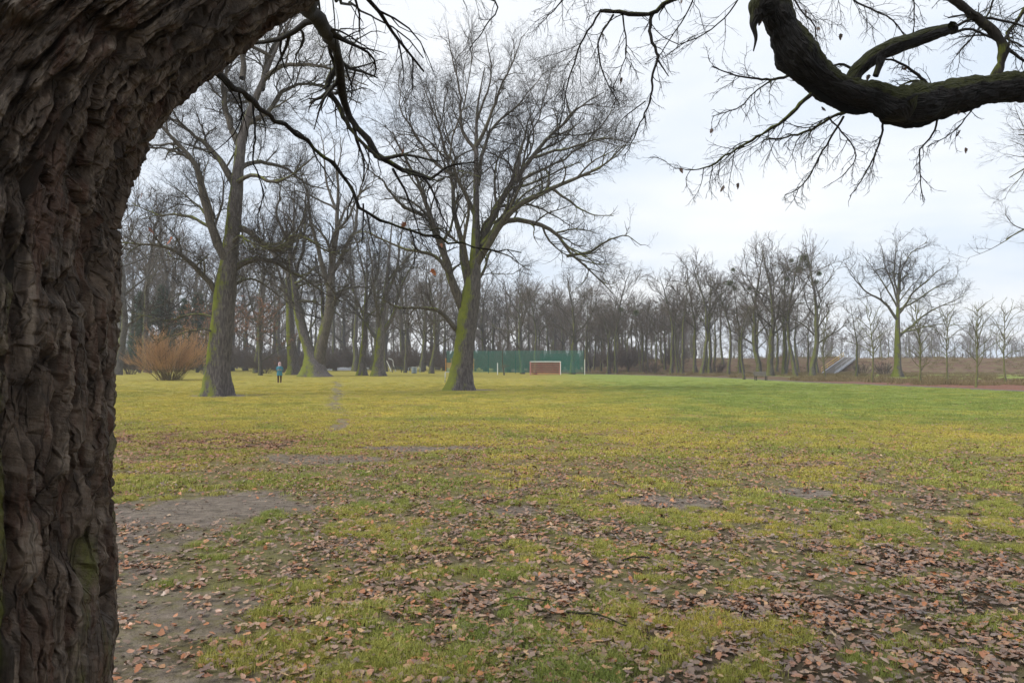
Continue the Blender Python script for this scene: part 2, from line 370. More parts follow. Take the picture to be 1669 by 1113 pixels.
def ramp(t, x, stops):
    n = N(t, 'ShaderNodeValToRGB'); e = n.color_ramp.elements
    while len(e) < len(stops): e.new(0.5)
    for i, (p, c) in enumerate(stops): e[i].position = p; e[i].color = (*c, 1)
    t.links.new(x, n.inputs[0]); return n.outputs[0]
def leaf_mat(name, stops, rough=0.5, spec=.5):
    m, t, b = new_mat(name, rough, spec); oi = N(t, 'ShaderNodeObjectInfo'); tcn = N(t, 'ShaderNodeTexCoord')
    c = ramp(t, oi.outputs['Random'], stops)
    c = mixc(t, 1.0, c, mixc(t, noise(t, tcn.outputs['Object'], 3.5, 4), (0.65,) * 3, (1.35,) * 3), 'MULTIPLY')
    ge = N(t, 'ShaderNodeNewGeometry'); c = mixc(t, mth(t, 'MULTIPLY', ge.outputs['Backfacing'], 0.40), c, (0.18, 0.135, 0.11))
    t.links.new(c, b.inputs['Base Color']); return m
BR = [(0.0, (0.09, 0.054, 0.036)), (0.16, (0.19, 0.100, 0.060)), (0.34, (0.28, 0.165, 0.10)), (0.48, (0.13, 0.08, 0.058)), (0.62, (0.34, 0.215, 0.13)), (0.78, (0.34, 0.125, 0.045)), (0.93, (0.40, 0.15, 0.045)), (1.0, (0.50, 0.35, 0.18))]
M_leaf = leaf_mat('fallen_oak_leaf', BR, 0.36, .6)
M_leafred = leaf_mat('russet_oak_leaf', [(0.0, (0.17, 0.07, 0.035)), (0.4, (0.27, 0.11, 0.05)), (0.75, (0.36, 0.16, 0.07)), (1, (0.30, 0.19, 0.10))], 0.5)
M_dryleaf = leaf_mat('hanging_rust_leaf', [(0.0, (0.30, 0.08, 0.03)), (1, (0.40, 0.14, 0.05))], 0.6)
M_darkleaf = leaf_mat('hanging_dark_leaf', [(0.0, (0.05, 0.03, 0.02)), (1, (0.09, 0.05, 0.03))], 0.6)
def grass_mat(name):
    m, t, b = new_mat(name, 0.6, 0.3); oi = N(t, 'ShaderNodeObjectInfo'); at = N(t, 'ShaderNodeAttribute', attribute_name='hue', attribute_type='INSTANCER')
    c = mixc(t, at.outputs['Fac'], (0.47, 0.41, 0.09), (0.225, 0.285, 0.068))
    c = mixc(t, 1.0, c, ramp(t, oi.outputs['Random'], [(0, (0.72, .74, .7)), (0.6, (1.1, 1.06, 1.0)), (1, (1.35, 1.2, 1.1))]), 'MULTIPLY')
    t.links.new(c, b.inputs['Base Color'])
    b.inputs['Transmission Weight'].default_value = 0.0
    return m
M_grass = grass_mat('winter_grass_blades')

def ground_mat():
    m, t, b = new_mat('park_ground', 0.9, 0.2); ge = N(t, 'ShaderNodeNewGeometry'); p = ge.outputs['Position']
    A = {k: N(t, 'ShaderNodeAttribute', attribute_name=k).outputs['Fac'] for k in ('mud', 'litter', 'wood', 'lush', 'worn')}
    big = noise(t, p, 0.10, 5, .6); mid = noise(t, p, 0.7, 6, .65); fine = noise(t, p, 9, 5, .7); vfine = noise(t, p, 60, 4, .7)
    strk = noise(t, vscale(t, p, (0.5, 1.5, 1)), 1.3, 6, .7)
    yel = mixc(t, mid, (0.24, 0.20, 0.036), (0.40, 0.35, 0.060)); grn = mixc(t, mid, (0.16, 0.21, 0.036), (0.27, 0.33, 0.062))
    lf = mth(t, 'ADD', A['lush'], mth(t, 'MULTIPLY', mth(t, 'SUBTRACT', big, 0.5), 1.1))
    lf = mth(t, 'ADD', lf, mth(t, 'MULTIPLY', mth(t, 'SUBTRACT', strk, 0.5), 1.3))
    g = mixc(t, sstep(t, lf, 0.15, 0.9), yel, grn)
    tan = mth(t, 'MULTIPLY', sstep(t, noise(t, vscale(t, p, (1, 1.6, 1), (5, 3, 0)), 0.9, 6, .7), 0.50, 0.72), 0.55)
    g = mixc(t, tan, g, (0.31, 0.225, 0.085))
    g = mixc(t, 1.0, g, mixc(t, noise(t, vscale(t, p, (.6, 1.2, 1), (9, 2, 0)), 1.0, 8, .8), (0.62,) * 3, (1.30,) * 3), 'MULTIPLY')
    g = mixc(t, 1.0, g, mixc(t, fine, (0.62,) * 3, (1.34,) * 3), 'MULTIPLY')
    g = mixc(t, 1.0, g, mixc(t, vfine, (0.7,) * 3, (1.28,) * 3), 'MULTIPLY')
    g = mixc(t, mth(t, 'MULTIPLY', A['worn'], .8), g, mixc(t, sstep(t, noise(t, p, 5.0, 7, .75), .40, .60), mixc(t, fine, (0.08, 0.072, 0.032), (0.20, 0.175, 0.075)), mixc(t, fine, (0.055, 0.042, 0.032), (0.16, 0.125, 0.098))))
    # leaf specks that carry on where single leaves are too small to see
    vo = N(t, 'ShaderNodeTexVoronoi'); vo.inputs['Scale'].default_value = 7.0; t.links.new(p, vo.inputs['Vector'])
    sp = N(t, 'ShaderNodeSeparateColor'); t.links.new(vo.outputs['Color'], sp.inputs[0])
    lit = mth(t, 'LESS_THAN', sp.outputs[0], mth(t, 'MULTIPLY', A['litter'], mth(t, 'ADD', 0.3, mth(t, 'MULTIPLY', mid, 1.4))))
    lcol = ramp(t, sp.outputs[1], [(0, (0.11, 0.065, 0.04)), (.5, (0.24, 0.13, 0.07)), (1, (0.32, 0.16, 0.07))])
    g = mixc(t, mth(t, 'MULTIPLY', lit, mth(t, 'SUBTRACT', .8, mth(t, 'MULTIPLY', A['worn'], .8))), g, lcol)
    # soil below the litter
    soil = mixc(t, fine, (0.045, 0.036, 0.030), (0.135, 0.11, 0.098)); soil = mixc(t, sstep(t, mid, .4, .7), soil, (0.15, 0.125, 0.115))
    lm = sstep(t, mth(t, 'ADD', A['litter'], mth(t, 'MULTIPLY', mth(t, 'SUBTRACT', fine, .5), .6)), 0.50, 0.95)
    g = mixc(t, mth(t, 'MULTIPLY', lm, .85), g, mixc(t, fine, (0.045, 0.032, 0.022), (0.13, 0.092, 0.06)))
    mm = mth(t, 'ADD', A['mud'], mth(t, 'MULTIPLY', mth(t, 'SUBTRACT', mth(t, 'ADD', fine, noise(t, p, 3.0, 5, .7)), 1.0), 1.5))
    mm = mth(t, 'MULTIPLY', sstep(t, mm, 0.05, 0.85), .93)
    mudc = mixc(t, sstep(t, noise(t, vscale(t, p, (1, 1.6, 1)), 4.5, 8, .75), .3, .7), (0.070, 0.052, 0.040), (0.245, 0.195, 0.152))
    g = mixc(t, mm, g, mixc(t, 1.0, mudc, mixc(t, vfine, (0.75,) * 3, (1.25,) * 3), 'MULTIPLY'))
    # forest floor
    spz = N(t, 'ShaderNodeSeparateXYZ'); t.links.new(p, spz.inputs[0])
    wf = sstep(t, mth(t, 'ADD', A['wood'], mth(t, 'MULTIPLY', mth(t, 'SUBTRACT', mid, .5), .9)), 0.35, 0.7)
    fl = mixc(t, noise(t, p, 0.35, 6, .7), (0.07, 0.042, 0.030), (0.19, 0.105, 0.072)); fl = mixc(t, mth(t, 'MULTIPLY', sstep(t, strk, .46, .62), .8), fl, (0.16, 0.15, 0.06))
    fl = mixc(t, mth(t, 'MULTIPLY', mth(t, 'SUBTRACT', 1.0, sstep(t, spz.outputs[1], 58, 84)), .75), fl, (0.22, 0.095, 0.065))
    fl = mixc(t, 1.0, fl, mixc(t, noise(t, p, 2.5, 5, .75), (0.3,) * 3, (1.7,) * 3), 'MULTIPLY')
    g = mixc(t, wf, g, fl)
    t.links.new(g, b.inputs['Base Color'])
    r = N(t, 'ShaderNodeMapRange'); t.links.new(mm, r.inputs[0]); r.inputs[3].default_value = .95; r.inputs[4].default_value = .55; t.links.new(r.outputs[0], b.inputs['Roughness'])
    bp = N(t, 'ShaderNodeBump'); bp.inputs['Strength'].default_value = 1.0; bp.inputs['Distance'].default_value = 0.06
    hh = mth(t, 'ADD', mth(t, 'MULTIPLY', fine, 0.7), mth(t, 'MULTIPLY', vfine, 0.25))
    t.links.new(hh, bp.inputs['Height']); t.links.new(bp.outputs[0], b.inputs['Normal'])
    return m
M_ground = ground_mat()

# ------------------------------------------------------------------ ground sheet
def lush(x, y):
    return np.clip(0.12 + 0.85 * smooth(x - 0.02 * y, -2, 12) * smooth(y, 14, 30) + 0.30 * smooth(np.abs(x), 0, 6) * 0 + 0.35 * (1 - smooth(y, 6, 16)) - 0.25 * smooth(-x, 6, 20) * smooth(y, 16, 30), 0, 1)
fwd = np.radians(np.arange(-44, 44.01, 0.30)); back = np.radians(np.linspace(46, 314, 60)[1:-1])
ang = np.r_[fwd, back]; rad = [0.25]
while rad[-1] < 12: rad.append(rad[-1] * 1.02)
while rad[-1] < 900: rad.append(rad[-1] * 1.019)
rad = np.array(rad); AA, RR = np.meshgrid(ang, rad); gx = (RR * np.sin(AA)).ravel(); gy = (RR * np.cos(AA)).ravel()
gz = ground_h(gx, gy); gz = gz + 0.035 * (fbm(gx * 3.1, gy * 3.1, 55, 3) - .5) * (1 - smooth(np.hypot(gx, gy), 14, 25))
gx = np.r_[gx, 0]; gy = np.r_[gy, 0]; gz = np.r_[gz, 0]
na, nr = len(ang), len(rad); i = np.arange(nr - 1)[:, None] * na; j = np.arange(na)[None]; j2 = (j + 1) % na
Fq = np.stack([i + j, i + j2, i + na + j2, i + na + j], -1).reshape(-1, 4)[:, ::-1]
cen = np.stack([np.full(na, na * nr), np.arange(na), (np.arange(na) + 1) % na, (np.arange(na) + 1) % na], 1)
gm = mesh_np('ground', np.stack([gx, gy, gz], 1), Fq, True, [M_ground], attrs={
    'mud': ('FLOAT', mud_mask(gx, gy).astype(np.float32)), 'litter': ('FLOAT', litter_mask(gx, gy).astype(np.float32)),
    'wood': ('FLOAT', wood_floor(gx, gy).astype(np.float32)), 'lush': ('FLOAT', lush(gx, gy).astype(np.float32)), 'worn': ('FLOAT', (1 - smooth(gy, 8, 24)).astype(np.float32))})
ground = obj('ground', gm, kind='structure')

# footpath along the far edge of the field
py_ = np.linspace(30, 128, 60); pxx = edge_x(py_) + 1.0
V = []
for x_, y_ in zip(pxx, py_):
    for s_ in (-0.8, -.3, .3, 0.8):
        V.append((x_ + s_, y_ + s_ * .3, float(ground_h(x_ + s_, y_ + s_ * .3)) + 0.03 - (.05 if abs(s_) > .5 else 0)))
Fp = [(a * 4 + b, a * 4 + b + 1, a * 4 + b + 5, a * 4 + b + 4) for a in range(59) for b in range(3)]
M_path = simple('trodden_gravel_path', (0.13, 0.115, 0.085), 0.95, 0.3, 1.5)
obj('footpath', mesh_np('footpath', np.array(V), np.array(Fp), True, [M_path]), kind='structure')

# ------------------------------------------------------------------ foreground oak
def rough_tube(name, path, radii, cols, rows, mats, disp, aspect=None, parent=None, ang0=0.0, dense=None, origin=(0, 0, 0), near=None):
    if near:                     # near = (length kept fine, share of rows spent on it)
        Pf = resample(np.column_stack([path, radii]), 1200); sf = np.r_[0, np.cumsum(np.linalg.norm(np.diff(Pf[:, :3], axis=0), axis=1))]
        n1_ = int(rows * near[1]); si = np.r_[np.linspace(0, near[0], n1_, endpoint=False), np.linspace(near[0], sf[-1], rows - n1_)]
        P = np.stack([np.interp(si, sf, Pf[:, j]) for j in range(4)], 1)
    else: P = resample(np.column_stack([path, radii]), rows)
    R = P[:, 3]; P = P[:, :3]
    T = np.empty_like(P); T[1:-1] = P[2:] - P[:-2]; T[0] = P[1] - P[0]; T[-1] = P[-1] - P[-2]; T = nrm(T)
    if near: T = nrm(np.stack([np.convolve(np.pad(T[:, j], 12, 'edge'), np.ones(25) / 25, 'valid') for j in range(3)], 1))
    U = np.empty_like(P)
    u = nrm(np.cross(T[0], [0.0, 1.0, 0.02])); U[0] = u
    for k in range(1, rows): u = nrm(u - T[k] * (u @ T[k])); U[k] = u
    Wv = np.cross(U, T)
    th = np.linspace(0, 2 * math.pi, cols, endpoint=False)
    if dense is not None:      # dense = (centre angle, share of columns in the front half)
        c0, sh = dense; nf = int(cols * sh)
        th = np.r_[np.linspace(c0 - math.pi / 2, c0 + math.pi / 2, nf, endpoint=False), np.linspace(c0 + math.pi / 2, c0 + 1.5 * math.pi, cols - nf, endpoint=False)]
    s = np.r_[0, np.cumsum(np.linalg.norm(np.diff(P, axis=0), axis=1))]
    TH, SS = np.meshgrid(th, s); r = np.repeat(R[:, None], cols, 1)
    Nn = np.cos(TH)[..., None] * U[:, None] + np.sin(TH)[..., None] * Wv[:, None]
    base = P[:, None] + Nn * r[..., None]
    d, ridge, mossy = disp(TH, SS, r, base, Nn)
    V = (base + Nn * d[..., None]).reshape(-1, 3) - np.array(origin)
    i = np.arange(rows - 1)[:, None] * cols; j = np.arange(cols)[None]; j2 = (j + 1) % cols
    Fq = np.stack([i + j, i + j2, i + cols + j2, i + cols + j], -1).reshape(-1, 4)
    buv = np.stack([TH * float(np.mean(radii)), SS, 0 * SS], -1).reshape(-1, 3).astype(np.float32)
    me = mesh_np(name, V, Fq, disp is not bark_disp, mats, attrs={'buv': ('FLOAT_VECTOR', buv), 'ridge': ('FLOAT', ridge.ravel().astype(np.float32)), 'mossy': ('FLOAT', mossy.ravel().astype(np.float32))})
    return obj(name, me, parent)
def bark_disp(TH, SS, r, base, Nn):
    u = TH * 0.52; v = SS
    wu = (fbm(u * 5, v * 2.2, 1, 4) - .5) * 0.13 + (fbm(u * 18, v * 7, 2, 3) - .5) * 0.025
    wv = (fbm(u * 6 + 7, v * 3, 4, 3) - .5) * 0.16
    uu = u + wu * .34; vv = v + wv * .5
    a1 = np.abs(2 * vnoise(uu * 21, vv * 2.1, 11) - 1 + .35 * (fbm(uu * 45, vv * 9, 12, 2) - .5)); a2 = np.abs(2 * vnoise(uu * 17 + 5, vv * 3.0 + 3, 13) - 1)
    a3 = np.abs(2 * vnoise(uu * 48, vv * 9, 14) - 1); a4 = np.abs(2 * vnoise(u * 60, v * 34, 15) - 1)
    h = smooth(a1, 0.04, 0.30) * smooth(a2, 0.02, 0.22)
    q = fbm(uu * 30, vv * 5.0, 16, 4) * 10; ter = (np.floor(q) + smooth(q - np.floor(q), .0, .18)) / 10
    q2 = fbm(uu * 62, vv * 13, 18, 3) * 6; ter2 = (np.floor(q2) + smooth(q2 - np.floor(q2), .0, .35)) / 6
    d = 0.056 * (h - 1) + 0.036 * (ter - .5) * (.3 + .7 * h) + 0.016 * (ter2 - .5) + 0.012 * (smooth(a3, 0, .35) - 1) + 0.004 * (smooth(a4, 0, .3) - 1) + 0.010 * (fbm(u * 110, v * 60, 5, 3) - .5)
    d = d + 0.045 * (fbm(u * 2.2, v * 1.1, 6, 2) - .5)
    mossy = 0.0 + 0.68 * smooth(Nn[..., 0], 0.55, 0.9) * smooth(fbm(u * 3, v * 1.2, 71, 3), .33, .6) + 0.22 * smooth(fbm(u * 3.3, v * 1.3, 9, 4), .56, .72)
    return d, h, mossy
fg_base = (-1.70, 2.20, 0.0)
fg = empty('oak_tree', (-1.86, 2.25, 0), label='huge old oak with furrowed dark bark filling the left edge, limbs reaching over the grass', cat='tree')
org = (-1.86, 2.25, 0)
DA = 1.57 + math.pi + .5
# trunk and right hand limb are one sweep; second stem carries on upwards
tp = [(-1.96, 2.27, -0.25), (-1.92, 2.25, 0.2), (-1.85, 2.25, 0.8), (-1.845, 2.25, 1.3), (-1.83, 2.26, 1.8), (-1.74, 2.28, 2.27), (-1.48, 2.34, 2.70), (-1.04, 2.45, 3.085), (-0.47, 2.7, 3.48), (0.4, 3.2, 3.95), (1.6, 4.0, 4.5)]
tr_ = [0.72, 0.62, 0.585, 0.56, 0.55, 0.512, 0.442, 0.375, 0.315, 0.25, 0.18]
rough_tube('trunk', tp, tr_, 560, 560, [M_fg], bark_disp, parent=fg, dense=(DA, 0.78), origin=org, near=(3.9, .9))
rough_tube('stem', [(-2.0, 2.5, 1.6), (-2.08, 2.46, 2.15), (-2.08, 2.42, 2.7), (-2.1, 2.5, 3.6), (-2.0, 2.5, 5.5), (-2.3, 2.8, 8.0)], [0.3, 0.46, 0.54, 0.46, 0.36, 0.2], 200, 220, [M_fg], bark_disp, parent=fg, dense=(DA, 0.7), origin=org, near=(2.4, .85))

def limb_disp(TH, SS, r, base, Nn):
    u = TH * r.mean(); v = SS
    f1, f2, idn = voro((u + (fbm(u * 14, v * 7, 1, 3) - .5) * .05) / 0.035, (v + (fbm(u * 9, v * 9, 3, 3) - .5) * .1) / 0.12, 41, .95)
    h = smooth(f2 - f1, 0, .35); d = 0.009 * (h - 1) + 0.115 * (fbm(u * 5, v * 4.5, 43, 3) - .5) + 0.030 * (fbm(u * 26, v * 22, 45, 4) - .5)
    mossy = -0.15 + 1.15 * smooth(Nn[..., 2] + 0.6 * (fbm(u * 12, v * 8, 51, 4) - .5), -0.35, 0.5)
    return d * np.minimum(1, r / 0.14), h, mossy

def px_path(pts, d):          # [(px,py[,d])] -> world
    return np.array([W(p[0], p[1], p[2] if len(p) > 2 else d) for p in pts])
def add_boughs(parent, org, specs, g, mat0, mat1, name='bough', tw=None, seedl=None):
    """specs: (pixel path, depth, width px start, width px end, child spec)"""
    bodies = []
    for pts, d, w0, w1, tws in specs:
        P = px_path(pts, d); K = max(10, len(pts) * 4); P = resample(P, K)
        L = np.linalg.norm(np.diff(P, axis=0), axis=1).sum()
        P[1:-1] += g.normal(0, L * 0.0035, (K - 2, 3))
        R = np.linspace(w0, w1, K) * d / F / 2
        R = R * (1 + 0.10 * g.normal(0, 1, K) * (w0 > 6))
        V, Fq = tubes((P - org)[None], R[None], 10 if w0 > 6 else 6)
        parts = [(V, Fq, 0 if w0 > 6 else 1)]
        if tws:
            nn, lr0, trop = tws
            pr, tips = crown_from((P - org)[None], R[None], np.array([L]), g, n=nn, lr=(lr0, 0.55, 0.55, 0.6)[:len(nn)], trop=trop, wander=0.15, rmin=(.0026, .0016, .0011, .0009), ang=48, up=0.0, rr=(.30, .5, .55, .55), Ks=(7, 5, 4, 3))
            parts += [(a, b_, 1) for a, b_, c in pr]; bodies.append(tips)
        Vm, Fm, mi = merge(parts)
        obj(name, mesh_np(name, Vm, Fm, True, [mat0, mat1], mi), parent)
    return bodies
g1 = np.random.default_rng(11)
o_ = np.array(org)
tips = []
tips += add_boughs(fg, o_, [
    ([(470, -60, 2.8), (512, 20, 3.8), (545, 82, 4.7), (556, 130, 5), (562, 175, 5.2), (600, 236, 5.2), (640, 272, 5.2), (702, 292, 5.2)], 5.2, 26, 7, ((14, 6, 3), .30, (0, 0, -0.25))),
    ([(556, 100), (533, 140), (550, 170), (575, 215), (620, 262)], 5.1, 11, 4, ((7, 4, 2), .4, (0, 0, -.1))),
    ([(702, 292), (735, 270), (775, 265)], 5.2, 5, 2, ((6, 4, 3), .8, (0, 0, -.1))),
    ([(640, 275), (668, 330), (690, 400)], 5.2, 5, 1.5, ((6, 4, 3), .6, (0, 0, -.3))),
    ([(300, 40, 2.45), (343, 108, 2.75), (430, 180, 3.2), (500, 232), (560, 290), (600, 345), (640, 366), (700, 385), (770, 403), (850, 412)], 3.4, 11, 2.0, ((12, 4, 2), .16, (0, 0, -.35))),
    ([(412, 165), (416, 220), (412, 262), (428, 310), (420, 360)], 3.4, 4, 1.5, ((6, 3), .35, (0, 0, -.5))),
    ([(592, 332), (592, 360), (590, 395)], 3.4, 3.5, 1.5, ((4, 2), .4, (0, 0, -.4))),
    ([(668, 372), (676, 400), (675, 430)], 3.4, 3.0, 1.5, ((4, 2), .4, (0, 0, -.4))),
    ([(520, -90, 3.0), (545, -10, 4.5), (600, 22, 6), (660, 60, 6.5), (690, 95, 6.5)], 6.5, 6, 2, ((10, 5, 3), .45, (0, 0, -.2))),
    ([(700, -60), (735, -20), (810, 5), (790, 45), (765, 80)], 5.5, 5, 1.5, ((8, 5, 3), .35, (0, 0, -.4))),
], g1, M_dkbranch, M_dktwig)

# ------------------------------------------------------------------ right hand oak with the low curved limb over the field
ro = (6.2, 4.6, 0.0)
ro_ = np.array(ro)
rt = empty('oak_tree', ro, label='mossy curved oak limb dipping into view at the upper right, its trunk beyond the frame', cat='tree')
lp = px_path([(2120, 60), (1880, 95), (1740, 122), (1669, 137), (1600, 148), (1550, 158), (1500, 172), (1462, 172), (1430, 158), (1385, 150), (1335, 122), (1300, 85), (1278, 45), (1258, -10), (1262, -90), (1330, -190)], 4.6)
lr_ = np.array([130, 88, 68, 60, 58, 62, 72, 84, 66, 62, 66, 74, 62, 70, 54, 40]) * 4.6 / F / 2 * .86
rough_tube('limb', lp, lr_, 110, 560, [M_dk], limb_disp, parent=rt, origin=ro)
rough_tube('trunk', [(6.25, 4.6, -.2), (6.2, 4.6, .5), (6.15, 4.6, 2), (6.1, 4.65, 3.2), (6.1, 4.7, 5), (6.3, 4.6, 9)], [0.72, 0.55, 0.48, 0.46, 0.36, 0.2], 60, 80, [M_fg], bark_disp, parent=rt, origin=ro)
g2 = np.random.default_rng(23)
DR = (0, 0, -.45)
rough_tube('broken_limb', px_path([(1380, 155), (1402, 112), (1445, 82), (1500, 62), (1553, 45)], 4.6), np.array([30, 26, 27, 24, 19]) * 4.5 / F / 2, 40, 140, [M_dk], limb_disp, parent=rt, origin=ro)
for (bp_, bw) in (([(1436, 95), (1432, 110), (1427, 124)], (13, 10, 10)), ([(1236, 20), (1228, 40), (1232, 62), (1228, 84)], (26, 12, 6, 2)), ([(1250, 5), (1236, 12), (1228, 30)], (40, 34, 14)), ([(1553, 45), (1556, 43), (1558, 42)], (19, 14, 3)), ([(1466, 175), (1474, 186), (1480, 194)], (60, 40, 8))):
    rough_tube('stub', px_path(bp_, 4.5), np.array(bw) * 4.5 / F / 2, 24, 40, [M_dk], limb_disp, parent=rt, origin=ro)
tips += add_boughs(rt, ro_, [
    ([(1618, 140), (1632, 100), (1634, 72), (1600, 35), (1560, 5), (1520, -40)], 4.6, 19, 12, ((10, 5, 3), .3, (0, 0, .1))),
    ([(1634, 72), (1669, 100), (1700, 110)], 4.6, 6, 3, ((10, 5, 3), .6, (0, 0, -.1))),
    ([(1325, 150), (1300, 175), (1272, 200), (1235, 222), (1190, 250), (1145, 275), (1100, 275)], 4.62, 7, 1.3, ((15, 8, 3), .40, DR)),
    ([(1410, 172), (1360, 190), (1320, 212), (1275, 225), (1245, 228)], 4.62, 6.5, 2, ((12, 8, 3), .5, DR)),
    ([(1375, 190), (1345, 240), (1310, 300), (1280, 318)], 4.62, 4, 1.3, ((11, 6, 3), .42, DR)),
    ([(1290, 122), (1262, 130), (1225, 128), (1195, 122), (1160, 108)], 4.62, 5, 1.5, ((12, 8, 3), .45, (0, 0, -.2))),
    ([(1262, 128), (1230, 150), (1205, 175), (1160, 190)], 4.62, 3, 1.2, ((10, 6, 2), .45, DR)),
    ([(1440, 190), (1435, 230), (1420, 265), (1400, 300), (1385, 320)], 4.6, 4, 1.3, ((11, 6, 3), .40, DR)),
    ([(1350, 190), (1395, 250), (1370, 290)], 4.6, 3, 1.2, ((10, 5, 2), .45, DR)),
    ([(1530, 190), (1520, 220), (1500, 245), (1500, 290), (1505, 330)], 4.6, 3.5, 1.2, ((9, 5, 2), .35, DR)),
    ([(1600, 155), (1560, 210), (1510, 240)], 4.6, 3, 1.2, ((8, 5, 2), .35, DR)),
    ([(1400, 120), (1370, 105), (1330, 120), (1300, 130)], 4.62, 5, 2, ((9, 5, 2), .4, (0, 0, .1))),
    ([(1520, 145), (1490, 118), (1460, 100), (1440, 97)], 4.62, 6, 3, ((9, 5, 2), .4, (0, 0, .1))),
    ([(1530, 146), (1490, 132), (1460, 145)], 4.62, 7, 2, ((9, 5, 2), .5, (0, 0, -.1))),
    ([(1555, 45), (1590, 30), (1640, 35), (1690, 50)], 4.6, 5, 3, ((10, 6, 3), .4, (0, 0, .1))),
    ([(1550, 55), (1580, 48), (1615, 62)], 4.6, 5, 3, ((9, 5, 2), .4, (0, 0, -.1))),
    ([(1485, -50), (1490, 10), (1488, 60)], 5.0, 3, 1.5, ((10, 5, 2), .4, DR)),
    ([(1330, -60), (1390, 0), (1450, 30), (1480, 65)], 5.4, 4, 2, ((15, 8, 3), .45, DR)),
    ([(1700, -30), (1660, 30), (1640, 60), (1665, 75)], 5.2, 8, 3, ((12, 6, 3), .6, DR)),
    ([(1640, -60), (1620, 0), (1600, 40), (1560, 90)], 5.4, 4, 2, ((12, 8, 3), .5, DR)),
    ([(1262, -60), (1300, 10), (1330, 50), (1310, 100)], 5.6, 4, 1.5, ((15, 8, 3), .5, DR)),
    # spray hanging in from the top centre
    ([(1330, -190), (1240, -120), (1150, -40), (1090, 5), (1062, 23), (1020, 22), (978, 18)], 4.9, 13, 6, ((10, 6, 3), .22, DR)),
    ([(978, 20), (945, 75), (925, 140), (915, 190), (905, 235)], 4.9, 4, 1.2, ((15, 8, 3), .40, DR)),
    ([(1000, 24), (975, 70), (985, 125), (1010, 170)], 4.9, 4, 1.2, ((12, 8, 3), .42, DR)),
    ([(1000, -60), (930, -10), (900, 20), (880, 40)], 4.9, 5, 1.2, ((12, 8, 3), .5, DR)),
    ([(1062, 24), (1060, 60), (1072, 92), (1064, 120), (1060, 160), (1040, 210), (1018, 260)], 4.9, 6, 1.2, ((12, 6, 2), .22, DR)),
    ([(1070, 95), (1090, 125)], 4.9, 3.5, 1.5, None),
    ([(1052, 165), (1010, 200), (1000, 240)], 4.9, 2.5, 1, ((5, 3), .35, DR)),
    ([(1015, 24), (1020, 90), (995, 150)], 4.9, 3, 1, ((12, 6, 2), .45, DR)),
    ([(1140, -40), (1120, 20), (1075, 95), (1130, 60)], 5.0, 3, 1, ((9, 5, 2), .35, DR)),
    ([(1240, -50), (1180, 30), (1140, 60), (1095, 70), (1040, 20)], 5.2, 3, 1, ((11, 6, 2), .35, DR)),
], g2, M_dkbranch, M_dktwig)

# ------------------------------------------------------------------ leaves
def leaf_mesh(name, mat, g, curl=0.35, n=8):
    ys = np.linspace(0, 1, n + 1); wd = np.array([0.02, .10, .20, .15, .30, .21, .33, .20, .03][:n + 1])
    V = []; 
    for s_ in (-1, 0, 1):
        for y_, w_ in zip(ys, wd):
            x_ = s_ * w_ * g.uniform(.85, 1.15); z_ = curl * (x_ * x_ * 1.8) + curl * 0.5 * (y_ - .5) ** 2 * g.uniform(.5, 1.2) + g.normal(0, .02) * abs(s_)
            V.append((x_, y_ - .5, z_))
    k = n + 1; Fc = [(a + c * k, a + (c + 1) * k, a + 1 + (c + 1) * k, a + 1 + c * k) for c in (0, 1) for a in range(n)]
    return mesh_np(name, np.array(V), np.array(Fc), True, [mat])
gl = np.random.default_rng(5)
LEAVES = [leaf_mesh('leaf', M_leaf, gl, c) for c in (.15, .5, -.4, .9, .3)]
LEAVES_RED = [leaf_mesh('leaf', M_leafred, gl, c) for c in (.3, -.4, .7)]

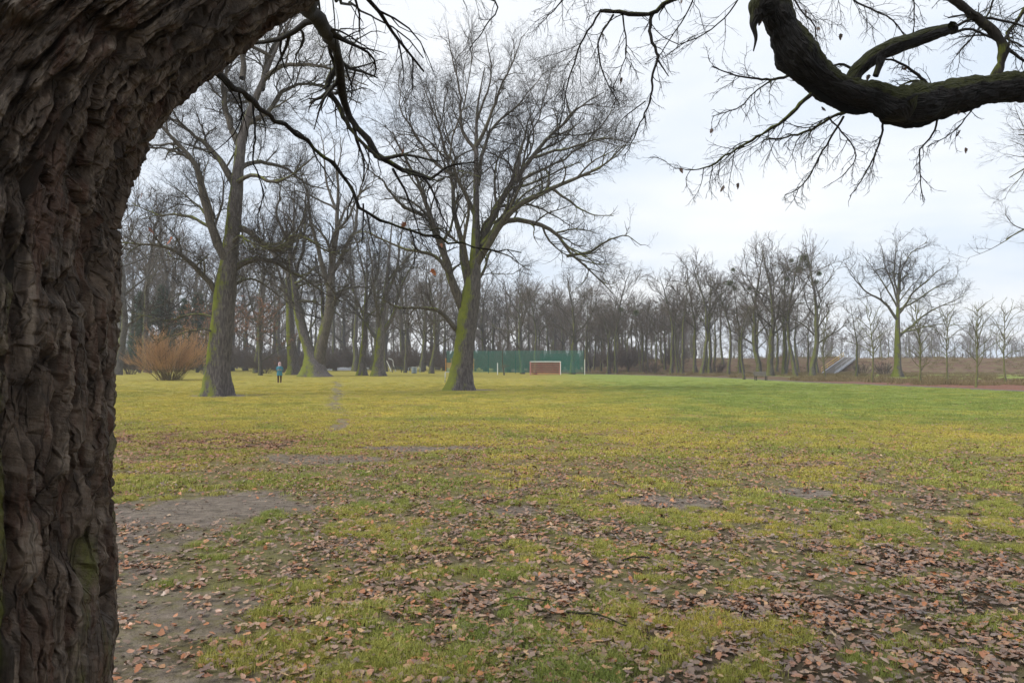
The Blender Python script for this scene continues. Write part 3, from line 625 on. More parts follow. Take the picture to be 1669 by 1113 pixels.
def src_collection(name, meshes):
    c = bpy.data.collections.new(name)
    for k, me in enumerate(meshes): c.objects.link(bpy.data.objects.new('%s_kind' % name + '_%02d' % k, me))
    return c
def scatter(name, P, rotv, scl, idx, coll, hue=None, **kw):
    me = bpy.data.meshes.new(name); P = np.ascontiguousarray(P, np.float32); me.vertices.add(len(P)); me.vertices.foreach_set('co', P.ravel())
    for an, typ, arr in (('rotv', 'FLOAT_VECTOR', rotv), ('scl', 'FLOAT', scl), ('idx', 'INT', idx), ('hue', 'FLOAT', hue if hue is not None else np.zeros(len(P)))):
        a = me.attributes.new(an, typ, 'POINT'); a.data.foreach_set('vector' if typ == 'FLOAT_VECTOR' else 'value', np.ascontiguousarray(arr, np.int32 if typ == 'INT' else np.float32).ravel())
    o = obj(name, me, **kw)
    ng = bpy.data.node_groups.new(name, 'GeometryNodeTree')
    ng.interface.new_socket('Geometry', in_out='INPUT', socket_type='NodeSocketGeometry'); ng.interface.new_socket('Geometry', in_out='OUTPUT', socket_type='NodeSocketGeometry')
    gi = N(ng, 'NodeGroupInput'); go = N(ng, 'NodeGroupOutput'); ip = N(ng, 'GeometryNodeInstanceOnPoints'); ci = N(ng, 'GeometryNodeCollectionInfo')
    ci.inputs[0].default_value = coll; ci.inputs[1].default_value = True; ci.inputs[2].default_value = True
    def na_(nm, typ):
        n = N(ng, 'GeometryNodeInputNamedAttribute', data_type=typ); n.inputs[0].default_value = nm; return n.outputs[0]
    e2r = N(ng, 'FunctionNodeEulerToRotation'); ng.links.new(na_('rotv', 'FLOAT_VECTOR'), e2r.inputs[0])
    ng.links.new(gi.outputs[0], ip.inputs['Points']); ng.links.new(ci.outputs[0], ip.inputs['Instance']); ip.inputs['Pick Instance'].default_value = True
    ng.links.new(na_('idx', 'INT'), ip.inputs['Instance Index']); ng.links.new(e2r.outputs[0], ip.inputs['Rotation']); ng.links.new(na_('scl', 'FLOAT'), ip.inputs['Scale'])
    ng.links.new(ip.outputs[0], go.inputs[0])
    md = o.modifiers.new('scatter', 'NODES'); md.node_group = ng
    return o
def fine_h(x, y): return ground_h(x, y) + 0.035 * (fbm(x * 3.1, y * 3.1, 55, 3) - .5) * (1 - smooth(np.hypot(x, y), 14, 25))

def wedge(n, d0, d1, g, power=1.0, spread=0.80):
    u = g.random(n); d = np.sqrt(d0 * d0 + u * (d1 * d1 - d0 * d0)); x = (g.random(n) * 2 - 1) * spread * d + 0.0
    return x, d
gs = np.random.default_rng(91)
XL, YL = [], []
for n_, d0, d1, k_ in ((95000, 1.2, 9, 1.0), (240000, 9, 22, 1.0), (110000, 22, 60, 1.0)):
    x_, y_ = wedge(n_, d0, d1, gs); lm = litter_mask(x_, y_)
    clump = smooth(fbm(x_ * 2.6, y_ * 2.6, 61, 3), .34, .62)
    keep = gs.random(n_) < lm * (0.55 + .55 * clump) * np.interp(y_, [4, 9, 13, 22, 22.01, 60], [1, .50, .8, .28, 1, .6] if d0 < 9 else [1, 1, .85, .30, 1, .7]) * np.where(mud_mask(x_, y_) > .5, .6, 1)
    keep &= ~((x_ < -1.2) & (y_ < 2.9))
    XL.append(x_[keep]); YL.append(y_[keep])
xl = np.concatenate(XL); yl = np.concatenate(YL); o2 = np.argsort(yl * 1.0 + np.abs(xl) * .3); xl = xl[o2]; yl = yl[o2]; nl = len(xl)
zl = fine_h(xl, yl) + gs.uniform(0.006, 0.03, nl) + .014 * smooth(yl, 8, 12)
rl = np.stack([gs.normal(0, .27, nl), gs.normal(0, .27, nl), gs.random(nl) * 6.28], 1)
flip = gs.random(nl) < .4; rl[flip, 0] += math.pi
sl = 0.025 + 0.048 * gs.random(nl) ** 1.4 * np.where(yl > 22, 1.25, 1.0); il = gs.integers(0, 5, nl)
vis = np.where((np.abs(xl) < 0.72 * yl) & (yl > 3.6) & (xl > -0.52 * yl))[0][:300]
rest = np.ones(nl, bool); rest[vis] = False
for q in vis:
    o = bpy.data.objects.new('leaf', LEAVES[il[q]]); S.collection.objects.link(o); o.parent = ground
    o.location = (xl[q], yl[q], zl[q]); o.rotation_euler = rl[q]; s_ = sl[q]; o.scale = (s_, s_, s_)
redm = (np.hypot((xl + 6.6) / 4.4, (yl - 15.3) / 3.2) < 1.15) | (gs.random(nl) < np.where(yl > 9, .5, .08))
a_ = rest & ~redm; b_ = rest & redm
C_leaf = src_collection('brown_leaves', LEAVES); C_red = src_collection('russet_leaves', LEAVES_RED)
scatter('leaf_litter', np.stack([xl, yl, zl], 1)[a_], rl[a_], sl[a_], il[a_], C_leaf, label='brown fallen oak leaves strewn over the foreground grass', cat='leaf litter', kind='stuff')
scatter('leaf_litter', np.stack([xl, yl, zl], 1)[b_], rl[b_], sl[b_], il[b_] % 3, C_red, label='rust coloured fallen leaves scattered farther out on the lawn', cat='leaf litter', kind='stuff')

M_clod = simple('crumbly_soil', (0.12, 0.092, 0.072), .95, .45, 30)
def clod(g):
    n = 7; th = np.linspace(0, 2 * math.pi, n, endpoint=False); V = [(math.cos(a) * q, math.sin(a) * q, z) for z, q0 in ((-.2, .9), (.15, 1.0), (.45, .6)) for a in th for q in [q0 * g.uniform(.6, 1.15)]]
    F_ = [(k * n + j, k * n + (j + 1) % n, (k + 1) * n + (j + 1) % n, (k + 1) * n + j) for k in range(2) for j in range(n)]
    V.append((0, 0, .55)); V = np.array(V); F_ += [(2 * n + j, 2 * n + (j + 1) % n, 3 * n, 3 * n) for j in range(n)]
    me = bpy.data.meshes.new('clod'); me.from_pydata(V.tolist(), [], [tuple(dict.fromkeys(f)) for f in F_]); me.materials.append(M_clod); me.update(); return me
C_clod = src_collection('soil_clod', [clod(gl) for _ in range(4)])
x_, y_ = wedge(60000, 2.0, 16, gs); mm = mud_mask(x_, y_); k_ = gs.random(60000) < (.05 + .75 * smooth(mm, .15, .6)) * .30; x_ = x_[k_]; y_ = y_[k_]; n_ = len(x_)
scatter('soil_crumbs', np.stack([x_, y_, fine_h(x_, y_)], 1), np.stack([gs.normal(0, .3, n_), gs.normal(0, .3, n_), gs.random(n_) * 6.28], 1), .004 + .012 * gs.random(n_) ** 2.5, gs.integers(0, 4, n_), C_clod, label='crumbs of damp soil on the worn bare patches', cat='soil', kind='stuff')

# hanging leaves on the foreground twigs
def hang_leaf(p, s, mat, parent, org, g, me):
    o = bpy.data.objects.new('leaf', me); S.collection.objects.link(o); o.parent = parent
    o.location = tuple(np.array(p) - org); o.rotation_euler = (g.uniform(.8, 2.2), g.uniform(-.8, .8), g.random() * 6.28); o.scale = (s,) * 3
DRY = leaf_mesh('leaf', M_dryleaf, gl, .8); DRK = leaf_mesh('leaf', M_darkleaf, gl, 1.2)
for (a1, b1, s_) in ((278, 393, .055), (248, 376, .05), (231, 320, .035), (707, 444, .05), (657, 368, .05), (655, 248, .035), (720, 400, .03)):
    hang_leaf(W(a1, b1, 3.6), s_ * .85, None, fg, o_, gl, DRY)
for (a1, b1) in ((1103, 276), (1165, 215), (1170, 300), (1306, 35), (1327, 47), (1365, 63), (1240, 38), (1560, 187), (1572, 188), (1583, 247), (1562, 225), (1198, 306), (1467, 118), (985, 72), (1015, 132), (1108, 6), (1420, 100), (1415, 118), (1464, 112), (1350, 180)):
    hang_leaf(W(a1, b1, 4.6) + gl.normal(0, .02, 3), .045, None, rt, ro_, gl, DRK)

# ------------------------------------------------------------------ grass
def tuft(name, g, rad, nb, h0, h1, wdt):
    V, Fc = [], []
    for k in range(nb):
        r = rad * math.sqrt(g.random()); a = g.random() * 6.28; bx, by = r * math.cos(a), r * math.sin(a)
        h = g.uniform(h0, h1); la = g.random() * 6.28; ln = abs(g.normal(.5, .35)) * h; dx, dy = math.cos(la), math.sin(la); fa = g.random() * 6.28; wx, wy = math.cos(fa) * wdt, math.sin(fa) * wdt
        m = (bx + dx * ln * .35, by + dy * ln * .35, h * .6); t_ = (bx + dx * ln, by + dy * ln, h * g.uniform(.75, 1)); b = len(V)
        V += [(bx - wx, by - wy, -.01), (bx + wx, by + wy, -.01), (m[0] + wx * .8, m[1] + wy * .8, m[2]), (m[0] - wx * .8, m[1] - wy * .8, m[2]), (t_[0] + wx * .12, t_[1] + wy * .12, t_[2]), (t_[0] - wx * .12, t_[1] - wy * .12, t_[2])]
        Fc += [(b, b + 1, b + 2, b + 3), (b + 3, b + 2, b + 4, b + 5)]
    return mesh_np(name, np.array(V), np.array(Fc), True, [M_grass])
gg = np.random.default_rng(44)
C_t1 = src_collection('near_grass', [tuft('tuft', gg, .07, 42, .02, .055, .0013) for _ in range(4)])
C_t2 = src_collection('mid_grass', [tuft('tuft', gg, .17, 90, .02, .045, .0028) for _ in range(4)])
C_t3 = src_collection('far_grass', [tuft('tuft', gg, .45, 150, .015, .038, .006) for _ in range(4)])
def grass_field(name, n, d0, d1, coll, label, thr):
    x_, y_ = wedge(n, d0, d1, gs, spread=.78); lm = litter_mask(x_, y_); mm = mud_mask(x_, y_)
    patch = .30 * fbm(x_ * 1.1, y_ * 1.1, 131, 4) + .35 * fbm(x_ * 3.1, y_ * 2.6, 139, 3) + .35 * fbm(x_ * 7.5, y_ * 7.5, 137, 3)
    keep = (patch > thr(y_) + np.where(y_ > 9, .16, .03) * lm) & (mm + .5 * (fbm(x_ * 4, y_ * 4, 7, 2) - .5) < .32) & (x_ < edge_x(y_)) & ~((x_ < -1.25) & (y_ < 2.8))
    x_ = x_[keep]; y_ = y_[keep]; n = len(x_); pk = np.clip((patch[keep] - thr(y_)) * 6, 0, 1)
    hue = np.clip(lush(x_, y_) * 1.0 + (fbm(x_ * .8, y_ * .8, 201, 4) - .5) * 1.7 + .12, 0, 1)
    scatter(name, np.stack([x_, y_, fine_h(x_, y_)], 1), np.stack([gs.normal(0, .08, n), gs.normal(0, .08, n), gs.random(n) * 6.28], 1), gs.uniform(.7, 1.15, n) * (.75 + .4 * pk), gs.integers(0, 4, n), coll, hue, label=label, cat='grass', kind='stuff')
grass_field('grass', 42000, 1.5, 9, C_t1, 'sparse green grass tufts between leaves in the near foreground', lambda y: .515 + .010 * (y < 6))
grass_field('grass', 34000, 9, 22, C_t2, 'short yellowish lawn grass in the middle distance', lambda y: np.interp(y, [9, 14, 22], [.475, .42, .36]))
grass_field('grass', 46000, 22, 85, C_t3, 'short lawn grass far out across the field', lambda y: np.interp(y, [22, 34, 55, 85], [.38, .44, .52, .66]))

M_dead = simple('withered_bank_grass', (0.20, 0.155, 0.075), .9, .45, .6)
def retint(name, g, n, mat):
    out = []
    for _ in range(n):
        me = tuft('tuft', g, .5, 70, .10, .34, .012); me.materials.clear(); me.materials.append(mat); out.append(me)
    return src_collection(name, out)
C_dead = retint('withered', gg, 3, M_dead)
n_ = 9000; y_ = gs.uniform(45, 158, n_); x_ = gs.uniform(0, 1, n_) * y_ * .8; k_ = (x_ > edge_x(y_) + 1.8) & (fbm(x_ * .2, y_ * .2, 301, 4) > np.where(y_ > 125, .45, .56)); x_ = x_[k_]; y_ = y_[k_]; n_ = len(x_)
scatter('withered_grass', np.stack([x_, y_, ground_h(x_, y_)], 1), np.stack([gs.normal(0, .15, n_), gs.normal(0, .15, n_), gs.random(n_) * 6.28], 1), gs.uniform(.6, 1.6, n_), gs.integers(0, 3, n_), C_dead, label='withered grass and bramble stalks on the strip and embankment', cat='dead grass', kind='stuff')

def spray_mesh(name, g, r, mat, ns=7, n2=2):
    P0, R0 = grow(np.zeros((1, 3)), np.array([[1.0, 0, 0]]), np.array([1.0]), np.array([r]), 4, .10, (0, 0, 0), g, .5); parts = []
    V, Fq = tubes(P0, R0, 3); parts.append((V, Fq, 0))
    p, D, l, r1, t = spawn(P0, R0, np.array([1.0]), ns, g, t0=.08, ang=(44, 10), lr=.55, rr=.8); P1, R1 = grow(p, D, l, np.maximum(r1, r * .6), 2, .12, (.1, 0, 0), g, .6)
    V, Fq = tubes(P1, R1, 3); parts.append((V, Fq, 0))
    p, D, l, r1, t = spawn(P1, R1, l, n2, g, t0=.1, ang=(44, 12), lr=.6, rr=.8); P2, R2 = grow(p, D, l, np.full(len(p), r * .5), 1, .1, (.1, 0, 0), g, .6)
    V, Fq = tubes(P2, R2, 3); parts.append((V, Fq, 0)); V, Fq, mi = merge(parts)
    return mesh_np(name, V, Fq, True, [mat])
gy_ = np.random.default_rng(8)
C_spN = src_collection('near_spray', [spray_mesh('spray', gy_, .0056, M_twig) for _ in range(4)])
C_spM = src_collection('middle_spray', [spray_mesh('spray', gy_, .0085, M_twig, 6) for _ in range(4)])
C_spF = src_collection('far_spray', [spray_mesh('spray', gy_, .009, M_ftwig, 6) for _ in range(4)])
def spray_pts(last, g, k, lo, hi, up=.3, keep=.75):
    P, R, L = last; p, D, l, r, t = spawn(P, R, L, k, g, t0=.15, ang=(42, 14), up=up, dens=np.clip(keep * L / L.mean(), 0, 1)); n = len(p)
    return p, np.stack([g.random(n) * 6.28, -np.arcsin(np.clip(D[:, 2], -1, 1)), np.arctan2(D[:, 1], D[:, 0])], 1), g.uniform(lo, hi, n), g.integers(0, 4, n)
def add_sprays(parent, last, g, k, lo, hi, coll, keep=.6):
    p, rv, sc_, ix = spray_pts(last, g, k, lo, hi, keep=keep); return scatter('twigs', p, rv, sc_, ix, coll, parent=parent, kind='stuff')

# ------------------------------------------------------------------ hero trees
def trunk_mesh(path, radii, g, sides=28, rows=60, flare=0.55, mat=None):
    P = resample(np.column_stack([path, radii]), rows); R = P[:, 3]; P = P[:, :3]
    V, Fq = tubes(P[None], np.ones((1, rows)), sides); V = V.reshape(rows, sides, 3); D = V - P[:, None]
    z = P[:, 2] - P[0, 2]; th = np.linspace(0, 2 * math.pi, sides, endpoint=False)
    ph = g.random() * 6; lob = 1 + (np.exp(-z / 0.7) * flare * 1.25)[:, None] * (0.55 + 0.35 * np.cos(3 * th + ph) + .25 * np.cos(5 * th + ph * 2))[None]
    rg = 1 + 0.035 * g.normal(0, 1, (rows, sides)) + 0.05 * np.cos(4 * th + ph)[None]
    V = P[:, None] + D * (R[:, None] * lob * rg)[..., None]
    return V.reshape(-1, 3), Fq
def wob(P, g, amt):
    K = len(P); L = np.linalg.norm(P[-1] - P[0]); nz = g.normal(0, 1, (K, 3)); nz = np.cumsum(nz, 0); nz -= np.linspace(0, 1, K)[:, None] * nz[-1]
    return P + nz * L * amt
def hero(name, label, px, d, trunk, limbs, g, auto=6, n=(12, 7, 6, 3), trop=(0, 0, .3), group=None, lr=(0.36, .5, .52, .6), auto_h=(.35, .9), auto_L=6.0, depth=3.0, rmin=(0.035, .02, .012, .008), spr=None):
    spr = spr or (1, .9, 1.7, C_spM)
    x0 = X(px, d); base = np.array([x0, d, float(ground_h(x0, d)) - 0.05]); t = empty(name, base, label=label, cat='tree', group=group)
    tpts = np.array([W(a, b, d + (c[0] if len(c) > 1 else 0)) for a, b, *c in trunk]) - base; tr = np.array([q[2] if len(q) == 3 else q[3] for q in [(a, b, *c) for a, b, *c in trunk]]) * d / F / 2 * np.interp(np.linspace(0, 1, len(trunk)), [0, .3, .7, 1], [.95, .88, .62, .3])
    tpts[0, 2] = -0.15
    V, Fq = trunk_mesh(tpts, tr, g); obj('trunk', mesh_np('trunk', V, Fq, True, [M_trunk]), t)
    LP, LR, LL = [], [], []; K = 16
    for pts, w0, w1, dz in limbs:
        P = np.array([W(a, b, d + dz * (k / (len(pts) - 1))) for k, (a, b) in enumerate(pts)]) - base
        P = wob(resample(P, K), g, 0.006); L = np.linalg.norm(np.diff(P, axis=0), axis=1).sum(); R = (w1 * .6 + (w0 - w1 * .6) * (1 - np.linspace(0, 1, K)) ** 1.15) * .86 * d / F / 2
        LP.append(P); LR.append(R); LL.append(L)
        V, Fq = tubes(P[None], R[None], 10); obj('limb', mesh_np('limb', V, Fq, True, [M_limb]), t)
    P = np.array(LP); R = np.array(LR); L = np.array(LL); parts = []
    if auto:
        ts = g.uniform(*auto_h, auto); T = resample(tpts, 40); idx = (ts * 39).astype(int); az = g.random(auto) * 6.28
        D = np.stack([np.cos(az) * .8, np.sin(az), g.uniform(.3, 1.0, auto)], 1)
        Pa, Ra = grow(T[idx], D, g.uniform(.7, 1.1, auto) * auto_L * (1.1 - .5 * ts), np.full(auto, tr.mean() * .30), K - 1, 0.10, (0, 0, .5), g, .25)
        V, Fq = tubes(Pa, Ra, 7); parts.append((V, Fq, 0)); P = np.vstack([P, Pa]); R = np.vstack([R, Ra]); L = np.r_[L, np.full(auto, auto_L)]
    pr, tips = crown_from(P, R, L, g, n=n, lr=lr, trop=trop, rmin=rmin, wander=.20, ang=46); parts += pr
    V, Fq, mi = merge(parts); obj('crown', mesh_np('crown', V, Fq, True, [M_limb, M_twig], mi), t)
    add_sprays(t, LAST[0], g, *spr, keep=.75 if spr[3] is C_spN else .38)
    return t
gh = np.random.default_rng(3)
hero('oak_tree', 'tall mossy oak with the widest crown, standing alone left of the goal', 752, 46.0,
     [(749, 640, 44), (753, 600, 36), (758, 555, 34), (763, 515, 36), (768, 480, 36), (774, 430, 26), (776, 350, 17), (776, 260, 13), (778, 180, 9), (790, 110, 5)],
     [([(757, 505), (742, 468), (722, 425), (700, 375), (682, 310), (660, 255), (640, 215)], 19, 4, -1),
      ([(762, 470), (752, 420), (738, 360), (732, 300), (722, 240), (705, 190), (690, 140)], 13, 3, 3),
      ([(776, 250), (752, 205), (748, 150), (738, 95), (730, 50)], 8, 2, 1),
      ([(777, 240), (800, 190), (818, 140), (838, 95), (850, 60)], 8, 2, -2),
      ([(777, 300), (792, 240), (812, 200), (850, 165), (885, 120)], 9, 2, 3),
      ([(774, 440), (790, 385), (812, 335), (845, 290), (880, 245), (912, 215), (950, 180), (985, 150)], 19, 3, 2),
      ([(840, 300), (850, 250), (862, 200), (880, 160)], 8, 2, 4),
      ([(776, 425), (800, 390), (830, 350), (880, 318), (945, 292), (985, 268), (1020, 235)], 16, 3, -3),
      ([(786, 400), (820, 365), (860, 362), (900, 378), (925, 412), (955, 440), (985, 462), (1000, 480)], 13, 2.5, -1),
      ([(925, 418), (960, 412), (985, 395), (1020, 385), (1045, 400)], 6, 2, -1.5),
      ([(900, 308), (930, 330), (965, 350), (1000, 352)], 6, 2, -3),
      ([(745, 540), (720, 508), (685, 498), (650, 500), (610, 480)], 10, 2.5, -2),
      ([(768, 470), (790, 440), (800, 410), (830, 420), (860, 440)], 7, 2, 5),
      ([(730, 440), (700, 410), (650, 400), (600, 380), (570, 385)], 9, 2, 3),
      ([(690, 350), (650, 330), (620, 290), (590, 270)], 8, 2, -3),
      ([(776, 350), (745, 290), (700, 250), (660, 180), (650, 120)], 9, 2, 5),
      ([(815, 335), (860, 330), (900, 345), (940, 375)], 6, 2, 3), ([(870, 255), (920, 240), (985, 225), (1035, 235)], 6, 2, -3), ([(845, 292), (895, 270), (945, 235), (985, 195), (1010, 160)], 6, 2, 4),
      ([(778, 200), (795, 150), (800, 100), (790, 50)], 5, 2, -2), ([(768, 470), (790, 400), (830, 330), (850, 240), (880, 160), (900, 110)], 9, 2, 6), ([(770, 470), (760, 400), (770, 330), (740, 250), (760, 150), (770, 80)], 8, 2, -5)],
     gh, auto=0, n=(15, 9, 5), auto_L=7, rmin=(.022, .012, .0085), spr=(1, .7, 1.5, C_spN))
hero('oak_tree', 'thick oak beside the orange shrub, bright green moss down the left of its trunk', 352, 38.0,
     [(352, 650, 46), (355, 600, 40), (361, 545, 39), (367, 480, 38), (374, 420, 32), (383, 340, 30), (389, 270, 25), (398, 210, 22), (425, 140, 17), (450, 80, 12), (480, 20, 8)],
     [([(372, 430), (350, 385), (335, 330), (318, 270), (292, 240), (262, 208), (225, 190)], 20, 6, -1),
      ([(385, 310), (360, 265), (335, 235), (300, 205), (262, 185)], 15, 5, 2),
      ([(355, 480), (330, 450), (308, 428), (275, 405), (240, 400), (190, 395)], 12, 3.5, -2),
      ([(372, 445), (395, 430), (425, 423), (455, 432), (480, 450), (515, 470), (545, 490)], 13, 3, 1),
      ([(385, 375), (400, 372), (425, 392), (450, 405), (470, 395), (482, 380), (520, 400), (560, 430)], 13, 3, -1),
      ([(392, 240), (372, 195), (362, 150), (372, 110), (365, 60)], 14, 5, 2),
      ([(400, 205), (440, 185), (465, 150), (500, 140), (545, 150), (590, 170)], 11, 3, 3),
      ([(430, 130), (462, 110), (500, 108), (550, 120), (600, 140)], 10, 3, -2),
      ([(425, 145), (430, 100), (455, 50), (450, 0)], 11, 4, 3),
      ([(395, 130), (400, 80), (385, 30), (390, -20)], 12, 4, 2),
      ([(390, 275), (420, 262), (460, 272), (500, 300), (540, 310)], 10, 3, 4),
      ([(385, 300), (410, 285), (440, 300), (470, 290), (520, 250)], 9, 3, -3),
      ([(360, 545), (330, 535), (290, 545), (250, 555)], 5, 1.5, -2), ([(358, 520), (320, 515), (270, 525), (215, 510)], 5, 1.5, 1),
      ([(345, 370), (300, 350), (260, 350), (215, 330)], 7, 2.5, 3),
      ([(375, 470), (410, 455), (440, 470), (475, 500)], 6, 2, 3)],
     gh, auto=4, n=(13, 8, 5), auto_L=7, rmin=(.020, .010, .0075), spr=(1, .65, 1.4, C_spN))
hero('oak_tree', 'massive old tree with several stems splaying from one mossy foot, behind the walker', 508, 84.0,
     [(512, 615, 46), (510, 595, 36), (505, 575, 22), (494, 545, 17), (484, 510, 14), (478, 460, 12), (470, 400, 8), (460, 330, 5)],
     [([(512, 605), (507, 575), (500, 540), (492, 500), (488, 455), (497, 400), (500, 340)], 14, 4, 3),
      ([(518, 605), (522, 570), (530, 530), (536, 480), (540, 430), (548, 370), (550, 310), (545, 260)], 25, 5, 0),
      ([(536, 470), (522, 430), (510, 380), (505, 320), (490, 270)], 11, 3, -3),
      ([(538, 450), (560, 410), (580, 370), (585, 320), (600, 270)], 10, 3, 3),
      ([(484, 510), (465, 480), (440, 460), (415, 445)], 7, 2, -2),
      ([(478, 460), (455, 430), (430, 400), (420, 360)], 6, 2, 2),
      ([(545, 380), (570, 350), (590, 310), (620, 290)], 6, 2, -4),
      ([(535, 490), (565, 470), (600, 470), (630, 490)], 6, 2, 3),
      ([(548, 340), (535, 290), (530, 240), (520, 210)], 6, 2, 3)],
     gh, auto=5, n=(9, 6, 4), auto_L=9, rmin=(.034, .021, .013, .009))
hero('oak_tree', 'leaning mossy tree right behind the walker, with a dark cleft up its stem', 476, 92.0,
     [(480, 611, 24), (478, 590, 18), (474, 550, 16), (472, 500, 14), (470, 440, 11), (478, 380, 8), (480, 300, 4)],
     [([(472, 500), (455, 450), (440, 400), (430, 350)], 8, 2, 2), ([(470, 440), (490, 390), (500, 340), (498, 290)], 7, 2, 2), ([(474, 400), (455, 350), (460, 300), (450, 260)], 6, 2, -3)],
     gh, auto=5, n=(8, 6, 4), auto_L=8, rmin=(.034, .021, .013, .009))
hero('oak_tree', 'mossy tree forking low, right one of the pair left of the park bins', 617, 86.0,
     [(616, 615, 24), (617, 590, 17), (620, 560, 17), (622, 530, 14), (628, 480, 11), (634, 420, 8), (640, 350, 4)],
     [([(622, 545), (640, 520), (652, 480), (668, 440), (690, 400)], 9, 2, 2), ([(621, 535), (612, 490), (606, 440), (598, 380)], 8, 2, -2), ([(628, 490), (650, 440), (655, 390), (668, 340)], 7, 2, 1), ([(618, 560), (600, 530), (580, 510), (555, 500)], 5, 2, 2)],
     gh, auto=5, n=(9, 6, 4), auto_L=8, rmin=(.034, .021, .013, .009))
hero('oak_tree', 'straight slimmer tree, left one of the pair left of the park bins', 590, 88.0,
     [(589, 614, 17), (591, 590, 13), (594, 550, 12), (596, 500, 10), (598, 450, 7), (598, 390, 4)],
     [([(595, 520), (580, 480), (565, 450), (550, 400)], 5, 2, 2), ([(596, 500), (612, 450), (620, 400), (628, 360)], 5, 2, -2), ([(596, 480), (590, 430), (580, 380), (575, 340)], 5, 2, 3)],
     gh, auto=5, n=(8, 5, 4), auto_L=7, rmin=(.034, .021, .013, .009))
hero('oak_tree', 'broad lone tree with a rounded open crown in front of the embankment on the right', 1463, 98.0,
     [(1463, 614, 17), (1463, 595, 12), (1463, 560, 11), (1463, 530, 10), (1464, 490, 7), (1465, 450, 5), (1470, 410, 3)],
     [([(1464, 500), (1455, 462), (1443, 430), (1438, 405)], 5, 1.2, 1), ([(1466, 480), (1470, 440), (1485, 412), (1510, 395)], 4, 1.2, 2), ([(1465, 510), (1490, 475), (1515, 455), (1545, 430)], 5, 1.2, -2),
      ([(1466, 505), (1495, 490), (1525, 470), (1560, 450)], 4, 1.2, 3), ([(1462, 520), (1445, 495), (1415, 475), (1390, 450), (1380, 432)], 6, 1.2, -1), ([(1464, 552), (1490, 530), (1520, 505), (1550, 492), (1575, 480)], 5, 1.2, 2),
      ([(1465, 545), (1490, 537), (1530, 528), (1570, 530)], 3.5, 1.2, -3), ([(1464, 480), (1455, 440), (1460, 400), (1475, 385)], 4, 1.2, -1), ([(1462, 500), (1440, 460), (1425, 440), (1410, 420)], 4, 1.2, 3)],
     gh, auto=6, n=(10, 6, 4), auto_L=6, rmin=(.036, .023, .016, .013))
hero('oak_tree', 'bare tree past the right edge, only its left hand branch tips reaching into view', 2010, 22.0,
     [(2010, 700, 46), (2005, 600, 36), (2000, 500, 34), (1990, 380, 28), (1980, 240, 20), (1970, 100, 12)],
     [([(1998, 480), (1900, 420), (1800, 380), (1700, 370), (1660, 382), (1640, 390)], 18, 3, -1), ([(1992, 400), (1900, 320), (1800, 270), (1720, 250), (1680, 268), (1645, 290)], 18, 3, 1),
      ([(1985, 300), (1900, 220), (1800, 200), (1720, 215), (1660, 220)], 16, 3, -2), ([(1980, 240), (1900, 120), (1850, 20), (1800, -60)], 14, 3, 2), ([(1985, 300), (2080, 200), (2150, 80)], 14, 3, 2), ([(1995, 400), (2100, 330), (2200, 300)], 14, 3, -2)],
     gh, auto=2, n=(11, 7, 5), auto_L=4, spr=(1, .35, .8, C_spN), rmin=(.014, .007, .0045), lr=(.30, .5, .52, .6))

# ------------------------------------------------------------------ tree kinds for the background, copied many times
def tree_kind(g, H, tr, n_limb=13, crown0=.30, spread=.35, narrow=False, n=(9, 6), k_sp=1, sp=(1.0, 2.0), mats=None, lean=0.02, rmin=(.042, .026, .018), mats_tr=None, up=0.8):
    K = 12; path = wob(resample(np.array([(0, 0, 0), (g.normal(0, H * lean), g.normal(0, H * lean), H * .45), (g.normal(0, H * lean * 2), g.normal(0, H * lean * 2), H * .93)]), 20), g, .004)
    rr = np.interp(np.linspace(0, 1, 20), [0, .3, .7, 1], [tr, tr * .75, tr * .35, tr * .1]); V, Fq = trunk_mesh(path, rr, g, 10, 20, .5)
    tm = mesh_np('trunk', V, Fq, True, [mats_tr or M_ftrunk])
    ts = crown0 + (0.95 - crown0) * (np.arange(n_limb) + g.random(n_limb)) / n_limb; idx = np.minimum((ts * 19).astype(int), 18); az = np.arange(n_limb) * 2.4 + g.random(n_limb)
    D = np.stack([np.cos(az), np.sin(az), np.full(n_limb, up) * g.uniform(.5, 1.4, n_limb)], 1)
    rel = (ts - crown0) / (1 - crown0); Ll = H * spread * (0.55 + 1.3 * np.sin(np.pi * np.clip(.20 + .62 * rel, 0, 1)) * .6) * g.uniform(.75, 1.15, n_limb) * (1 - .45 * rel)
    P, R = grow(path[idx], D, Ll, np.maximum(rr[idx] * .45, .05), K, .085, (0, 0, .55), g, .2)
    V, Fq = tubes(P, R, 5); parts = [(V, Fq, 0)]
    pr, tips = crown_from(P, R, Ll, g, n=n, lr=(.45, .5, .6), rmin=rmin, wander=.15, trop=(0, 0, .35), Ks=(5, 3, 2)); parts += pr
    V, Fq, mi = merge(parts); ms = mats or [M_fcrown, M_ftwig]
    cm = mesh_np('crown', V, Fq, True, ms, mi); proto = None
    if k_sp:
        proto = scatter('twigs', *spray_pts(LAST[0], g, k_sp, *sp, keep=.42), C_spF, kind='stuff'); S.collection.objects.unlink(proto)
    return tm, cm, tips, proto
gk = np.random.default_rng(17)
KINDS = [tree_kind(gk, 20, .42, 14, .28, .36), tree_kind(gk, 21, .38, 13, .38, .30), tree_kind(gk, 19, .30, 11, .42, .24, lean=.04),
         tree_kind(gk, 22, .50, 15, .25, .38), tree_kind(gk, 18, .24, 10, .45, .20, lean=.05), tree_kind(gk, 20, .34, 12, .34, .28, lean=.03)]
